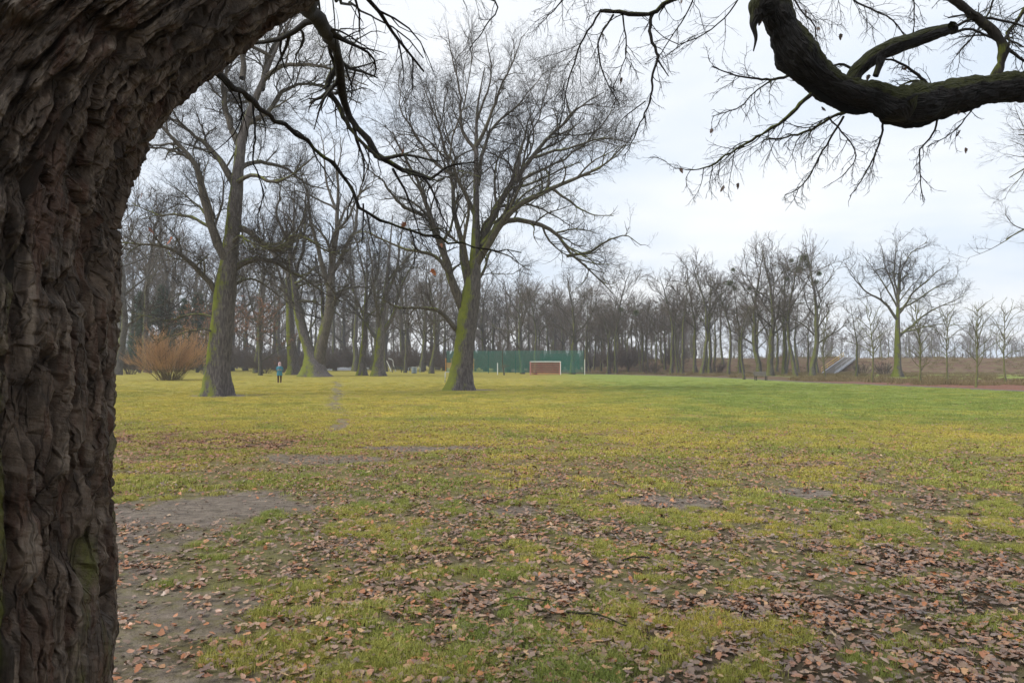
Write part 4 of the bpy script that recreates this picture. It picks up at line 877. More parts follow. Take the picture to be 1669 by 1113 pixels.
YOUNG = [tree_kind(gk, 9, .11, nl_, c0_, sp_, n=(6, 3), k_sp=1, sp=(.35, .7), rmin=(.014, .010), mats_tr=M_young, mats=[M_young, M_ftwig], up=up_, lean=.012) for nl_, c0_, sp_, up_ in ((20, .22, .28, 1.1), (16, .30, .36, .8), (24, .18, .22, 1.5), (18, .26, .32, 1.2))]
def plant(kind, x, y, s, label, group=None, name='bare_tree', cat='tree', rz=None, g=gk, zo=-0.08, zs=1.0):
    t = empty(name, (x, y, float(ground_h(x, y)) + zo), g.random() * 6.28 if rz is None else rz, s, label=label, cat=cat, group=group)
    t.scale = (s, s, s * zs)
    o = bpy.data.objects.new('trunk', kind[0]); link(o, t); o = bpy.data.objects.new('crown', kind[1]); link(o, t)
    if len(kind) > 3 and kind[3] is not None: link(kind[3].copy(), t)
    return t
used = []
def spot(px, d, H, k, label, group=None, kinds=KINDS, Hk=(20, 21, 19, 22, 18, 20), **kw):
    used.append((X(px, d), d)); return plant(kinds[k], X(px, d), d, H / Hk[k], label, group, **kw)
# right hand row, the ones that can be told apart
RG = 'trees in the row beyond the playing field'
row = [(1094, 118, 17, 1), (1112, 112, 17.5, 4), (1131, 116, 18, 2), (1143, 108, 18.5, 5), (1158, 112, 17, 1), (1186, 106, 16, 4), (1204, 110, 15.5, 2), (1236, 104, 18.5, 0), (1253, 103, 19.5, 3), (1280, 106, 18.5, 1), (1296, 100, 17.5, 5), (1325, 96, 18, 0)]
lab = ['slender tree at the left start of the row right of the goal', 'thin leaning tree second from the left in the row right of the goal', 'bare tree in the row roughly above the ball field corner', 'taller bare tree in the row left of the leaning pair',
       'thin straight tree just left of the leaning pair', 'thin tree leaning left beside the forked pale one', 'crooked tree standing just behind the forked pale trunk', 'thick greenish trunked tree directly behind the park bench, left of two', 'thick darker tree directly behind the park bench, right of two',
       'branching tree a few steps right of the bench', 'tall tree midway between the bench and the steps', 'mossy tree with wide crown just left of the embankment steps']
for (px, d, H, k), l_ in zip(row, lab): spot(px, d, H, k, l_)
spot(1213, 80, 9.5, 4, 'forked pale trunked tree at the field edge just left of the bench', name='bare_tree')
spot(1395, 98, 10.5, 2, 'crooked low tree leaning over the top of the embankment steps')
spot(850, 122, 17, 0, 'bare tree behind the net, left of the goal'); spot(822, 108, 8, 4, 'small leaning tree with a few orange leaves left of the goal')
spot(872, 118, 15, 1, 'bare tree rising directly behind the red goal'); spot(932, 117, 16.5, 3, 'thick green trunked tree behind the right end of the green net')
spot(193, 92, 25, 0, 'hazy mossy tree at far left beside the foreground trunk'); spot(238, 104, 26, 1, 'hazy tree rising behind the orange shrub'); spot(268, 118, 25, 3, 'hazy spreading tree behind the orange shrub, right of centre')
spot(686, 128, 17, 3, 'dark trunked tree behind the blue grey bin'); spot(704, 104, 16, 0, 'thick grey trunked tree just right of the blue grey bin'); spot(630, 135, 16, 5, 'distant tree showing between the mossy pair and the bins')
spot(578, 130, 26, 1, 'distant tree left of the mossy pair'); spot(420, 112, 26, 3, 'hazy tree behind the rust leaved beech'); spot(660, 112, 15, 2, 'thin distant tree above the dark bench')
# young trees
YH = (9, 9, 9, 9)
for px, d, H, k, l_ in ((1345, 84, 7.6, 0, 'young mossy tree in front of the embankment steps'), (1421, 69, 7.6, 1, 'young tree between the steps and the broad lone tree'), (1499, 60, 6.9, 2, 'young upright tree just right of the broad lone tree'),
                        (1543, 76, 7.8, 1, 'young tree set back, second right of the broad lone tree'), (1590, 51, 6.1, 3, 'nearest young tree on the red leaf strip, second from the right edge'), (1638, 69, 7.4, 1, 'young fan shaped tree nearest the right edge')):
    spot(px, d, H, k, l_, 'young trees planted along the field edge', YOUNG, YH, name='young_tree', zs=1.05)
# dense row: alike thin trees nobody can tell apart
ADJ = ('broad crowned', 'straight', 'slim', 'stout', 'very thin', 'slightly leaning')
RANK = ('nearest', 'second', 'third', 'fourth', 'fifth', 'sixth', 'seventh')
def fill(n, x0, x1, d0, d1, H, segs, group, ks, g=gk):
    L_ = []
    for k in range(n):
        px = x0 + (x1 - x0) * (k + g.random()) / n; L_.append((px, g.uniform(d0, d1), g.uniform(*H), int(g.choice(ks))))
    seen = {}
    for px, d, h, kk in sorted(L_, key=lambda q: q[1]):
        ph = [p_ for a, p_ in segs if px < a][0]; key = (kk, ph); seen[key] = seen.get(key, 0) + 1; r_ = seen[key] - 1
        tail = '' if r_ == 0 else ', %s from camera' % RANK[min(r_, 6)]
        spot(px, d, h, kk, '%s %s%s' % (ADJ[kk], ph, tail), group)
fill(26, 955, 1112, 118, 150, (10.5, 17), ((985, 'thicket tree just right of the green netting'), (1010, 'thicket tree a little right of the netting'), (1035, 'thicket tree left of the thicket middle'), (1060, 'thicket tree in the thicket middle'), (1085, 'thicket tree right of the thicket middle'), (9999, 'thicket tree at the right end of the thicket')), 'trees of the thicket right of the goal', (0, 1, 2, 4, 4, 5))
fill(14, 1110, 1345, 120, 146, (12, 17), ((1150, 'background tree at the left of the right hand row'), (1215, 'background tree between thicket and forked tree'), (1275, 'background tree behind the park bench'), (9999, 'background tree between bench and steps')), 'thin trees deeper in the right hand row', (0, 1, 2, 4, 5))
fill(22, 700, 1010, 140, 185, (17, 22), ((745, 'hazy tree left of the tall central oak'), (790, 'hazy tree right behind the tall central oak'), (840, 'hazy tree above the white marker post'), (890, 'hazy tree above the left half of the goal'), (950, 'hazy tree above the right end of the netting'), (9999, 'hazy tree behind the thicket')), 'hazy trees of the wood behind the net', (0, 1, 2, 3, 4, 5))
fill(30, 150, 720, 140, 195, (24, 30), ((230, 'hazy wood tree next to the foreground trunk'), (290, 'hazy wood tree above the orange shrub'), (360, 'hazy wood tree behind the two toned oak'), (430, 'hazy wood tree left of the walker'), (490, 'hazy wood tree above the walker'), (560, 'hazy wood tree behind the many stemmed tree'), (640, 'hazy wood tree behind the mossy pair'), (9999, 'hazy wood tree above the blue grey bin')), 'hazy trees of the wood behind the left lawn', (0, 1, 2, 3, 4, 5))
fill(5, -160, 140, 90, 180, (19, 24), ((9999, 'tree standing behind the foreground trunk'),), 'trees hidden by the foreground trunk', (0, 1, 3, 5))
fill(6, 1700, 2050, 110, 170, (14, 18), ((9999, 'tree beyond the right edge near the embankment'),), 'trees beyond the right edge', (0, 1, 3))

# far wood and undergrowth: one mass each
def kind_coll(name, meshes): return src_collection(name, meshes)
far_src = [k[1] for k in KINDS]; far_tr = [k[0] for k in KINDS]
def mass(name, n, pxr, dr, sr, coll, nk, g, **kw):
    px = g.uniform(*pxr, n); d = g.uniform(*dr, n); x = (px - 834.5) / F * d
    return scatter(name, np.stack([x, d, ground_h(x, d) - .1], 1), np.stack([np.zeros(n), np.zeros(n), g.random(n) * 6.28], 1), g.uniform(*sr, n), g.integers(0, nk, n), coll, **kw)
def joined(kind):
    a, b = kind[0], kind[1]; out = []
    for me in (a, b):
        V = np.empty(len(me.vertices) * 3, np.float32); me.vertices.foreach_get('co', V); Fq = np.empty(len(me.loops), np.int32); me.loops.foreach_get('vertex_index', Fq); out.append((V.reshape(-1, 3), Fq.reshape(-1, 4)))
    V, Fq, mi = merge([(out[0][0], out[0][1], 0), (out[1][0], out[1][1], 1)]); return mesh_np('tree', V, Fq, True, [M_ftrunk, M_ftwig], mi)
gq = np.random.default_rng(5)
C_far = src_collection('far_tree', [joined(tree_kind(gq, 20, .35, 11, .3, .32, n=(8, 5, 4), k_sp=0, rmin=(.05, .035, .028))) for k in (1, 2, 4)])
gf = np.random.default_rng(77)
mass('distant_woodland', 170, (60, 1130), (190, 290), (.85, 1.1), C_far, 3, gf, label='grey hazy mass of distant woodland behind the park trees', cat='woodland', kind='stuff')
mass('distant_woodland', 210, (1080, 1950), (300, 460), (.55, 1.2), C_far, 3, gf, label='faint low tree line beyond the embankment', cat='woodland', kind='stuff')

def bush_kind(g, H, spread, nstem, mats, n=(7, 4), stemr=.03, rmin=(.013, .010)):
    az = g.random(nstem) * 6.28; r0 = g.random(nstem) * spread * .28; out_ = g.uniform(.1, 1.35, nstem)
    P0 = np.stack([np.cos(az) * r0, np.sin(az) * r0, np.zeros(nstem)], 1); D = np.stack([np.cos(az) * out_, np.sin(az) * out_, np.full(nstem, 1.25)], 1)
    L = H * g.uniform(.62, 1.0, nstem); P, R = grow(P0, D, L, np.full(nstem, stemr), 8, .07, (0, 0, -.05), g, .3)
    V, Fq = tubes(P, R, 4); parts = [(V, Fq, 0)]; pr, _ = crown_from(P, R, L, g, n=n, lr=(.38, .5), rmin=rmin, wander=.12, trop=(0, 0, .4), t0=.25, ang=34, Ks=(2, 1))
    sm = mesh_np('stems', V, Fq, True, [mats[0]]); V, Fq, mi = merge([(a, b, 0) for a, b, c in pr]); return sm, mesh_np('crown', V, Fq, True, [mats[1]])
gb = np.random.default_rng(29)
BUSH = bush_kind(gb, 5.3, 4.0, 115, (M_bushstem, M_bush), n=(13, 6), stemr=.026, rmin=(.011, .008)); BR_ = [bush_kind(gb, 3.2, 3.0, 40, (M_brush, M_brush), n=(9, 5), rmin=(.02, .016)) for _ in range(2)]
d_ = 73; t = plant(BUSH, X(277, d_), d_, 1.0, 'large rounded orange brown shrub on the left lawn', None, 'shrub', 'shrub', zo=-.03)
for o in t.children:
    if o.name.startswith('trunk'): o.name = 'stems'
def bushes(lst):
    for px, d, s, k, l_ in lst:
        t = plant(BR_[k], X(px, d), d, s, l_, None, 'shrub', 'shrub', zo=-.03)
        for o in t.children:
            if o.name.startswith('trunk'): o.name = 'stems'
bushes([(432, 108, 1.0, 0, 'dark low bramble shrub left of the walker'), (458, 116, .9, 1, 'grey brown shrub behind the walker'), (338, 104, .9, 0, 'dull shrub just right of the orange shrub'), (212, 96, .9, 1, 'dull shrub at the far left behind the lawn'),
        (1168, 118, .8, 0, 'twiggy grey shrub at the foot of the right hand row'), (1060, 116, .8, 1, 'twiggy shrub in front of the thicket'), (1404, 118, .7, 0, 'tangled shrub beside the embankment steps'), (1440, 112, .7, 1, 'low shrub left of the broad lone tree')])
C_br = src_collection('brush', [b[1] for b in BR_])
mass('undergrowth', 260, (150, 1130), (135, 230), (.8, 2.1), C_br, 2, gf, label='grey brown undergrowth filling the floor of the wood', cat='undergrowth', kind='stuff')
mass('undergrowth', 60, (1150, 1900), (162, 190), (.8, 1.6), C_br, 2, gf, label='scrub growing behind the embankment crest', cat='undergrowth', kind='stuff')

# rust-leaved beech and conifers
def leaf_cloud(P, g, size, mat, name):
    n = len(P); a = g.random(n) * 6.28; s = size * g.uniform(.6, 1.3, n); u = nrm(g.normal(0, 1, (n, 3))); v = nrm(np.cross(u, g.normal(0, 1, (n, 3))))
    V = np.stack([P - u * s[:, None], P + v * s[:, None] * .55, P + u * s[:, None], P - v * s[:, None] * .55], 1).reshape(-1, 3); Fq = np.arange(n * 4).reshape(-1, 4)
    return mesh_np(name, V, Fq, False, [mat])
M_beech = leaf_mat('withered_beech_leaves', [(0, (0.24, 0.11, 0.06)), (1, (0.36, 0.18, 0.10))], .7, .2)
bt = tree_kind(gk, 12, .2, 16, .15, .42, n=(8, 5, 3), k_sp=0, up=.35, lean=.01)
tp_, td_ = bt[2]; sel = gk.choice(len(tp_), min(1500, len(tp_)), replace=False); Pl = np.repeat(tp_[sel], 2, 0) + gk.normal(0, .12, (len(sel) * 2, 3)); Pl = Pl[Pl[:, 2] < 9.5]
bl = leaf_cloud(Pl, gk, .10, M_beech, 'foliage')
for px, d, s, l_ in ((425, 88, 1.0, 'young beech with withered rust leaves right of the two toned oak'), (335, 92, 1.05, 'young beech with withered rust leaves behind the orange shrub')):
    t = plant(bt, X(px, d), d, s, l_, 'beeches still holding rust coloured leaves', 'beech_tree'); f = bpy.data.objects.new('foliage', bl); link(f, t); f['kind'] = 'stuff'
def conifer(g, H=14):
    path = resample(np.array([(0, 0, 0), (.05, 0, H * .5), (0, .05, H)]), 12); V, Fq = trunk_mesh(path, np.linspace(.22, .03, 12), g, 8, 12, .3); tm = mesh_np('trunk', V, Fq, True, [M_ftrunk])
    nb = 130; ts = .06 + .92 * g.random(nb) ** .85; az = g.random(nb) * 6.28; L = H * .24 * (1.04 - ts) ** .8 * g.uniform(.7, 1.15, nb)
    P, R = grow(np.stack([0 * ts, 0 * ts, ts * H], 1), np.stack([np.cos(az), np.sin(az), 0 * az + .12], 1), L, np.full(nb, .03), 6, .04, (0, 0, -.25), g, .3); V, Fq = tubes(P, R, 3)
    pts = P[:, 1:].reshape(-1, 3); pts = np.repeat(pts, 14, 0) + g.normal(0, .26, (len(pts) * 14, 3)) * np.array([1, 1, .55])
    n = len(pts); u = nrm(g.normal(0, 1, (n, 3)) + np.array([0, 0, -.3])); v = nrm(np.cross(u, g.normal(0, 1, (n, 3)))); s = g.uniform(.12, .26, n)[:, None]
    V2 = np.stack([pts - u * s, pts + v * s * .22, pts + u * s, pts - v * s * .22], 1).reshape(-1, 3)
    return tm, mesh_np('crown', *merge([(V, Fq, 0), (V2, np.arange(n * 4).reshape(-1, 4), 1)])[:2], False, [M_needle])
M_needle = simple('dark_needle_foliage', (0.055, 0.082, 0.048), .7, .4, .6)
CON = conifer(gk)
for px, d, s, l_ in ((228, 110, .88, 'dark conifer at far left behind the orange shrub'), (262, 116, 1.0, 'tallest dark conifer behind the orange shrub'), (300, 112, .82, 'dark conifer behind the right half of the orange shrub'), (322, 120, .95, 'dark conifer left of the two toned oak')):
    plant(CON, X(px, d), d, s, l_, 'dark conifers behind the orange shrub', 'conifer_tree')
# orange leaves on the little tree left of the goal
lv = leaf_cloud(gk.normal(0, 1, (120, 3)) * np.array([.8, .8, .35]) + np.array([0, 0, 3.2]), gk, .09, M_beech, 'foliage')
t = [o for o in S.objects if o.get('label', '').startswith('small leaning tree with a few')][0]; f = bpy.data.objects.new('foliage', lv); link(f, t); f['kind'] = 'stuff'

# mistletoe balls
M_mist = simple('mistletoe_green', (0.10, 0.13, 0.045), .7, .3, 3)
n = 420; u = nrm(gk.normal(0, 1, (n, 3))); P, R = grow(np.zeros((n, 3)), u, gk.uniform(.5, 1.0, n), np.full(n, .018), 3, .12, (0, 0, 0), gk, .6)
V, Fq = tubes(P, R, 3); mm_ = mesh_np('mistletoe', V, Fq, True, [M_mist])
ML = ('topmost mistletoe ball in the trees above the steps', 'large mistletoe ball just below the topmost one', 'mistletoe ball lowest left of the topmost cluster', 'mistletoe ball right of the topmost cluster', 'small mistletoe ball under the right one', 'mistletoe ball highest in the tree left of the forked tree', 'small mistletoe ball touching the one left of the forked tree', 'small mistletoe ball above the forked tree', 'lowest small mistletoe ball above the steps', 'mistletoe ball left in the thicket crowns', 'bigger mistletoe ball right in the thicket crowns', 'small mistletoe ball deep in the crown right of the bench', 'tiny mistletoe ball high in the crown right of the bench', 'tiny mistletoe ball near the top left of the tall row')
for l_, (px, py, d, s) in zip(ML, ((1310, 421, 97, 1.0), (1317, 432, 97, .8), (1304, 440, 98, .9), (1335, 446, 97, .7), (1330, 460, 97, .7), (1190, 462, 105, .9), (1197, 470, 105, .7), (1222, 470, 105, .7), (1333, 500, 97, .6), (1012, 505, 128, .9), (1037, 510, 128, 1.0), (1284, 455, 104, .6), (1290, 425, 104, .6), (1195, 440, 106, .6))):
    o = obj('mistletoe', mm_, label=l_, cat='mistletoe', group='mistletoe clumps in the right hand trees'); o.location = W(px, py, d); o.scale = (s * .75,) * 3; o.rotation_euler = (gk.random() * 6, gk.random() * 6, 0)

# ------------------------------------------------------------------ sports field furniture
M_white = simple('white_paint', (0.78, 0.78, 0.76), .5, .06); M_redpaint = simple('faded_red_paint', (0.55, 0.28, 0.26), .6, .1)
M_rednet = simple('red_net_cord', (0.92, 0.27, 0.22), .8, .2); M_greennet = simple('green_net_cord', (0.06, 0.30, 0.23), .8, .2); M_gpost = simple('dark_green_post', (0.02, 0.06, 0.045), .6, .1)
def grid_net(p0, p1, z0, z1, step, wdt, y_off=0.0):
    """two crossing sets of thin cords between two ground points"""
    p0 = np.array(p0, float); p1 = np.array(p1, float); L = np.linalg.norm(p1 - p0); mb = []
    nx = int(L / step) + 1
    A = []; B = []; 
    for k in range(nx + 1):
        q = p0 + (p1 - p0) * k / nx; A.append([(q[0], q[1], z0), (q[0], q[1], z1)])
    nz = int((z1 - z0) / step) + 1
    for k in range(nz + 1):
        z = z0 + (z1 - z0) * k / nz; B.append([(p0[0], p0[1], z), (p1[0], p1[1], z)])
    C = np.array(A + B, float); V, Fq = tubes(C, np.full(C.shape[:2], wdt), 3); return V, Fq
gd = 110.0; gxc = X(889, gd); gw, ghh = 4.5, 1.95; gz = float(ground_h(gxc, gd))
goal = empty('football_goal', (gxc, gd, gz), 0.03, label='white framed football goal with a red net in front of the green netting', cat='goal')
MB().tube([(-gw / 2, 0, -.05), (-gw / 2, 0, ghh + .05)], .07).build('post', M_redpaint, goal, label='faded reddish left post'); MB().tube([(gw / 2, 0, -.05), (gw / 2, 0, ghh + .05)], .06).build('post', M_white, goal)
MB().tube([(-gw / 2 - .06, 0, ghh), (gw / 2 + .06, 0, ghh)], .06).build('crossbar', M_white, goal)
for s_ in (-1, 1): MB().tube([(s_ * gw / 2, .05, ghh), (s_ * gw / 2, .9, ghh - .05), (s_ * gw / 2, 1.5, .05)], .025).build('net_support', M_redpaint, goal)
MB().tube([(-gw / 2, 1.5, .04), (gw / 2, 1.5, .04)], .025).build('ground_bar', M_redpaint, goal)
pr = []
V, Fq = grid_net((-gw / 2, 0), (gw / 2, 0), 0, 1.0, .16, .021); V[:, 1] = .9 + .6 * (1 - V[:, 2]); V[:, 2] *= ghh; pr.append((V, Fq, 0))
V, Fq = grid_net((-gw / 2, 0), (gw / 2, 0), 0, .9, .16, .021); V = np.stack([V[:, 0], V[:, 2], ghh + V[:, 1]], 1); pr.append((V, Fq, 0))
for s_ in (-1, 1):
    V, Fq = grid_net((s_ * gw / 2, 0.0), (s_ * gw / 2, 1.2), 0, ghh, .16, .021); pr.append((V, Fq, 0))
V, Fq, mi = merge(pr); obj('net', mesh_np('net', V, Fq, False, [M_rednet], mi), goal, kind='stuff')
# tall ball-stop net
nx0, nx1, nd = X(728, 118), X(953, 114), 116.0
fence = empty('netting_fence', (nx0, 118, float(ground_h(nx0, 118))), label='tall translucent green ball stop netting behind the goal', cat='netting fence')
px_ = [728, 751, 796, 840, 884, 908, 932, 951]
for a in px_:
    dd = 118 - 4 * (a - 728) / 225; MB().tube([(X(a, dd) - nx0, dd - 118, -.1), (X(a, dd) - nx0, dd - 118, 3.5)], .045).build('post', M_gpost, fence)
V, Fq = grid_net((0, 0), (X(951, 114) - nx0, -4), .05, 3.4, .15, .015); obj('net', mesh_np('net', V, Fq, False, [M_greennet]), fence, kind='stuff')
# denser green windbreak sheet hung behind the goal
a0, a1 = X(881, 119), X(944, 119); V, Fq = grid_net((a0, 119.2), (a1, 119.2), .75, 3.2, .13, .022)
V[:, 2] += .12 * np.sin(V[:, 0] * 1.9); M_sheet = simple('dark_green_mesh', (0.010, 0.10, 0.075), .8, .15)
tag(obj('windbreak_net', mesh_np('windbreak_net', V, Fq, False, [M_sheet])), 'darker green windbreak net hung behind the goal', 'windbreak')
for px, d, z, l_ in ((811, 112, 1.75, 'white marker post left of the goal'), (953, 112, 2.3, 'pale corner post at the right end of the green netting')):
    p = empty('marker_post', (X(px, d), d, float(ground_h(X(px, d), d))), label=l_, cat='post'); MB().tube([(0, 0, -.1), (0, 0, z)], .065 if px < 900 else .04).build('shaft', M_white, p); MB().tube([(0, 0, z + .002), (0, 0, z + .03)], .075).build('cap', M_white, p)

# ------------------------------------------------------------------ bench, bin, hoops, playground
M_slat = simple('weathered_bench_slat', (0.16, 0.145, 0.125), .8, .2, 8); M_iron = simple('dark_iron', (0.035, 0.035, 0.035), .6, .2); M_steel = simple('galvanised_steel', (0.42, 0.44, 0.45), .5, .1, 5, .4)
def bench(px, d, wd, label, slm, rz=0.05):
    x = X(px, d); b = empty('park_bench', (x, d, float(ground_h(x, d))), rz, label=label, cat='bench')
    for k in range(4): MB().box((0, -.18 + k * .125, .45), (wd, .10, .04)).build('seat_slat', slm, b)
    for k in range(3): MB().box((0, .30 + k * .03, .58 + k * .14), (wd, .03, .11), rx=-.2).build('back_slat', slm, b)
    for s_ in (-1, 1):
        xx = s_ * (wd / 2 - .12); MB().box((xx, -.15, .21), (.07, .07, .44)).build('leg', M_iron, b); MB().box((xx, .26, .21), (.07, .07, .44)).build('leg', M_iron, b)
        MB().box((xx, .34, .68), (.05, .03, .48), rx=-.2).build('back_support', M_iron, b)
        MB().box((xx, .05, .41), (.06, .42, .03)).build('seat_bearer', M_iron, b)
    return b
bench(1240, 77, 1.35, 'weathered park bench at the far right edge of the field', M_slat)
bench(647, 120, 1.7, 'dark bench in front of the playground arches', M_iron, .25)
M_bin = simple('blue_grey_bin', (0.25, 0.30, 0.33), .5, .12)
d_ = 101; x_ = X(675, d_); b = empty('litter_bin', (x_, d_, float(ground_h(x_, d_))), label='blue grey slatted litter bin between two metal rails', cat='litter bin')
for k in range(12):
    a = k * math.pi / 6; MB().box((.33 * math.cos(a), .33 * math.sin(a), .48), (.03, .14, .78), rz=a).build('slat', M_bin, b)
MB().tube([(0, 0, .05), (0, 0, .82)], .29, 14).build('liner', M_iron, b, True); MB().tube([(0, 0, .88), (0, 0, .95)], [.37, .35], 14).build('rim', M_steel, b, True); MB().tube([(0, 0, -.05), (0, 0, .10)], .06, 8).build('foot', M_iron, b, True)
def hoop(px, d, w_, h_, l_):
    x = X(px, d); t = empty('rail_hoop', (x, d, float(ground_h(x, d))), label=l_, cat='rail'); MB().tube([(-w_ / 2, 0, -.1), (-w_ / 2, 0, h_ - .07)], .03).build('leg', M_steel, t, True); MB().tube([(w_ / 2, 0, -.1), (w_ / 2, 0, h_ - .07)], .03).build('leg', M_steel, t, True)
    MB().tube([(-w_ / 2, 0, h_ - .072), (-w_ / 2 + .04, 0, h_ - .02), (-w_ / 2 + .1, 0, h_), (w_ / 2 - .1, 0, h_), (w_ / 2 - .04, 0, h_ - .02), (w_ / 2, 0, h_ - .072)], .03).build('crossbar', M_steel, t, True)
hoop(668.5, 100, .45, .85, 'steel rail hoop left of the blue grey bin'); hoop(682, 100.3, .45, .85, 'steel rail hoop right of the blue grey bin'); hoop(733, 65, .8, .95, 'steel rail hoop beside the foot of the tall central oak')
M_pave = simple('pale_paving', (0.62, 0.63, 0.66), .8, .06, .5)
x0_, x1_ = X(525, 165), X(592, 165); z_ = float(ground_h(X(555, 165), 165))
Vp = [(x0_, 158, z_ + .1), (x1_, 158, z_ + .1), (x1_, 172, z_ + .55), (x0_, 172, z_ + .55), (x0_, 158, z_ - .5), (x1_, 158, z_ - .5), (x1_, 172, z_ - .5), (x0_, 172, z_ - .5)]
tag(MB().add(Vp, [(0, 1, 2, 3), (4, 5, 1, 0), (5, 6, 2, 1), (6, 7, 3, 2), (7, 4, 0, 3)]).build('pavement', M_pave), kind='structure')
pg = empty('low_railing', (X(560, 173), 173, z_ + .5), label='grey low railing behind the pale paved area', cat='railing')
for k in range(7): MB().tube([(-4.5 + k * 1.5, 0, -.6), (-4.5 + k * 1.5, 0, 1.1)], .04).build('post', M_steel, pg)
for zz_ in (.45, .75, 1.05): MB().tube([(-4.5, 0, zz_), (4.5, 0, zz_)], .035).build('rail', M_steel, pg)
for a, b, l_ in ((622, 637, 'left white arched pole of the play structure'), (633, 645, 'right pale arched pole of the play structure')):
    d = 140.0; P = [W(a, 584, d), W(a + 7, 587, d), W(b - 4, 594, d), W(b, 604, d)]; P = resample(np.array(P), 14); P[-1, 2] = float(ground_h(P[-1, 0], d)) - .1; o = P[-1].copy()
    e = empty('arched_pole', o, label=l_, cat='play equipment'); MB().tube(P - o, .08 if a < 630 else .05, 8).build('arch', M_white, e, True); MB().box((0, 0, .12), (.4, .4, .08)).build('base_plate', M_steel, e)
M_or = simple('orange_play_panel', (0.62, 0.30, 0.04), .6, .12)
for px, w_, l_ in ((731, 1.0, 'orange play tower panel left of the tall central oak'), (769, .8, 'orange play tower panel right of the tall central oak')):
    d = 138.0; e = empty('play_tower', (X(px, d), d, float(ground_h(X(px, d), d))), label=l_, cat='play equipment')
    for s_ in (-1, 1):
        MB().box((s_ * w_ / 2, 0, 1.0), (.12, .12, 2.3)).build('post', M_or, e); MB().add([(s_ * w_ / 2 - .1, -.1, 2.152), (s_ * w_ / 2 + .1, -.1, 2.152), (s_ * w_ / 2 + .1, .1, 2.152), (s_ * w_ / 2 - .1, .1, 2.152), (s_ * w_ / 2, 0, 2.5)], [(0, 1, 4), (1, 2, 4), (2, 3, 4), (3, 0, 4)]).build('post_tip', M_or, e)
    MB().box((0, .02, 1.1), (w_ - .14, .06, 1.0)).build('panel', M_or, e)

# steps up the embankment
M_conc = simple('grey_concrete_step', (0.20, 0.19, 0.18), .9, .15); M_yel = simple('yellow_handrail', (0.55, 0.36, 0.06), .5, .1); M_str = simple('pale_stringer', (0.45, 0.47, 0.52), .6, .1)
pA = np.array([X(1338, 134), 131.0]); pB = np.array([X(1394, 142), 144.0])
zA = float(ground_h(*pA)); zB = float(ground_h(*pB)) + .15
st = empty('staircase', (pA[0], pA[1], zA), label='grey staircase with yellow handrail climbing the embankment', cat='stairs'); L_ = np.linalg.norm(pB - pA); az = math.atan2(pB[1] - pA[1], pB[0] - pA[0]); st.rotation_euler = (0, 0, az); rise = zB - zA + 0.1; ns = 16
for k in range(ns): MB().box((L_ * (k + .5) / ns, 0, rise * (k + .5) / ns - .02), (L_ / ns + .05, 1.9, .16)).build('step', M_conc, st)
sl_ = math.atan2(rise, L_)
for s_ in (-1, 1): MB().box((L_ / 2, s_ * 1.05, rise / 2 - .06), (math.hypot(L_, rise), .12, .42), ry=-sl_).build('stringer', M_str, st)
for s_, m_ in ((1, M_yel), (-1, M_steel)):
    hr = MB().tube([(0, s_ * 1.2, .95), (L_, s_ * 1.2, rise + .95)], .045 if s_ > 0 else .03).build('handrail', m_, st)
    MB().tube([(0, s_ * 1.2, .5), (L_, s_ * 1.2, rise + .5)], .03 if s_ > 0 else .02).build('mid_rail', m_, st)
    for k in range(5): MB().tube([(L_ * (k + .1) / 4.2, s_ * 1.2, rise * (k + .1) / 4.2 - .5), (L_ * (k + .1) / 4.2, s_ * 1.2, rise * (k + .1) / 4.2 + .93)], .03).build('baluster', m_, st)

# ------------------------------------------------------------------ fallen sticks
def stick(pts, r, l_):
    P = resample(np.array([(x, y, float(fine_h(x, y)) + z) for x, y, z in pts]), 14); o0 = P[0].copy(); P = wob(P, gk, .008)
    tag(MB().tube(P, np.linspace(r, r * .35, 14), 6).build('fallen_stick', M_dktwig, None, True), l_, 'stick')
stick([(.35, 4.75, .03), (.50, 4.62, .045), (.68, 4.45, .04)], .010, 'dark fallen stick lying in the leaves at bottom centre'); stick([(.24, 4.95, .03), (.0, 5.0, .05), (-.1, 4.9, .03)], .005, 'thin dark twig on the leaves at bottom centre')
stick([(1.12, 6.1, .03), (.98, 6.05, .04), (.88, 6.0, .03)], .009, 'short stick lying right of centre among leaves'); stick([(2.95, 4.9, .03), (3.05, 5.1, .05)], .016, 'stubby grey stick in the leaves at lower right')

# ------------------------------------------------------------------ the walker
M_skin = simple('skin', (0.42, 0.25, 0.19), .6, .05); M_coat = simple('teal_blue_coat', (0.045, 0.19, 0.26), .7, .15, 9); M_trou = simple('dark_brown_trousers', (0.07, 0.03, 0.022), .8, .1); M_hood = simple('pink_white_hood', (0.62, 0.42, 0.46), .8, .15, 12); M_boot = simple('brown_boots', (0.06, 0.02, 0.014), .6, .1)
def skin(name, verts, edges, radii, mat, parent, sub=1):
    me = bpy.data.meshes.new(name); me.from_pydata([tuple(v) for v in verts], edges, []); o = obj(name, me, parent); me.materials.append(mat)
    md = o.modifiers.new('skin', 'SKIN'); md.use_smooth_shade = True
    sv_ = me.skin_vertices[0].data
    for k, r in enumerate(radii): sv_[k].radius = (r, r) if not isinstance(r, tuple) else r; sv_[k].use_root = (k == 0)
    s_ = o.modifiers.new('sub', 'SUBSURF'); s_.levels = sub; s_.render_levels = sub; return o
d_ = 66.0; x_ = X(456, d_); per = empty('person', (x_, d_, float(ground_h(x_, d_))), .25, label='person in blue coat and pale pink hood standing on the left lawn, arms bent', cat='person')
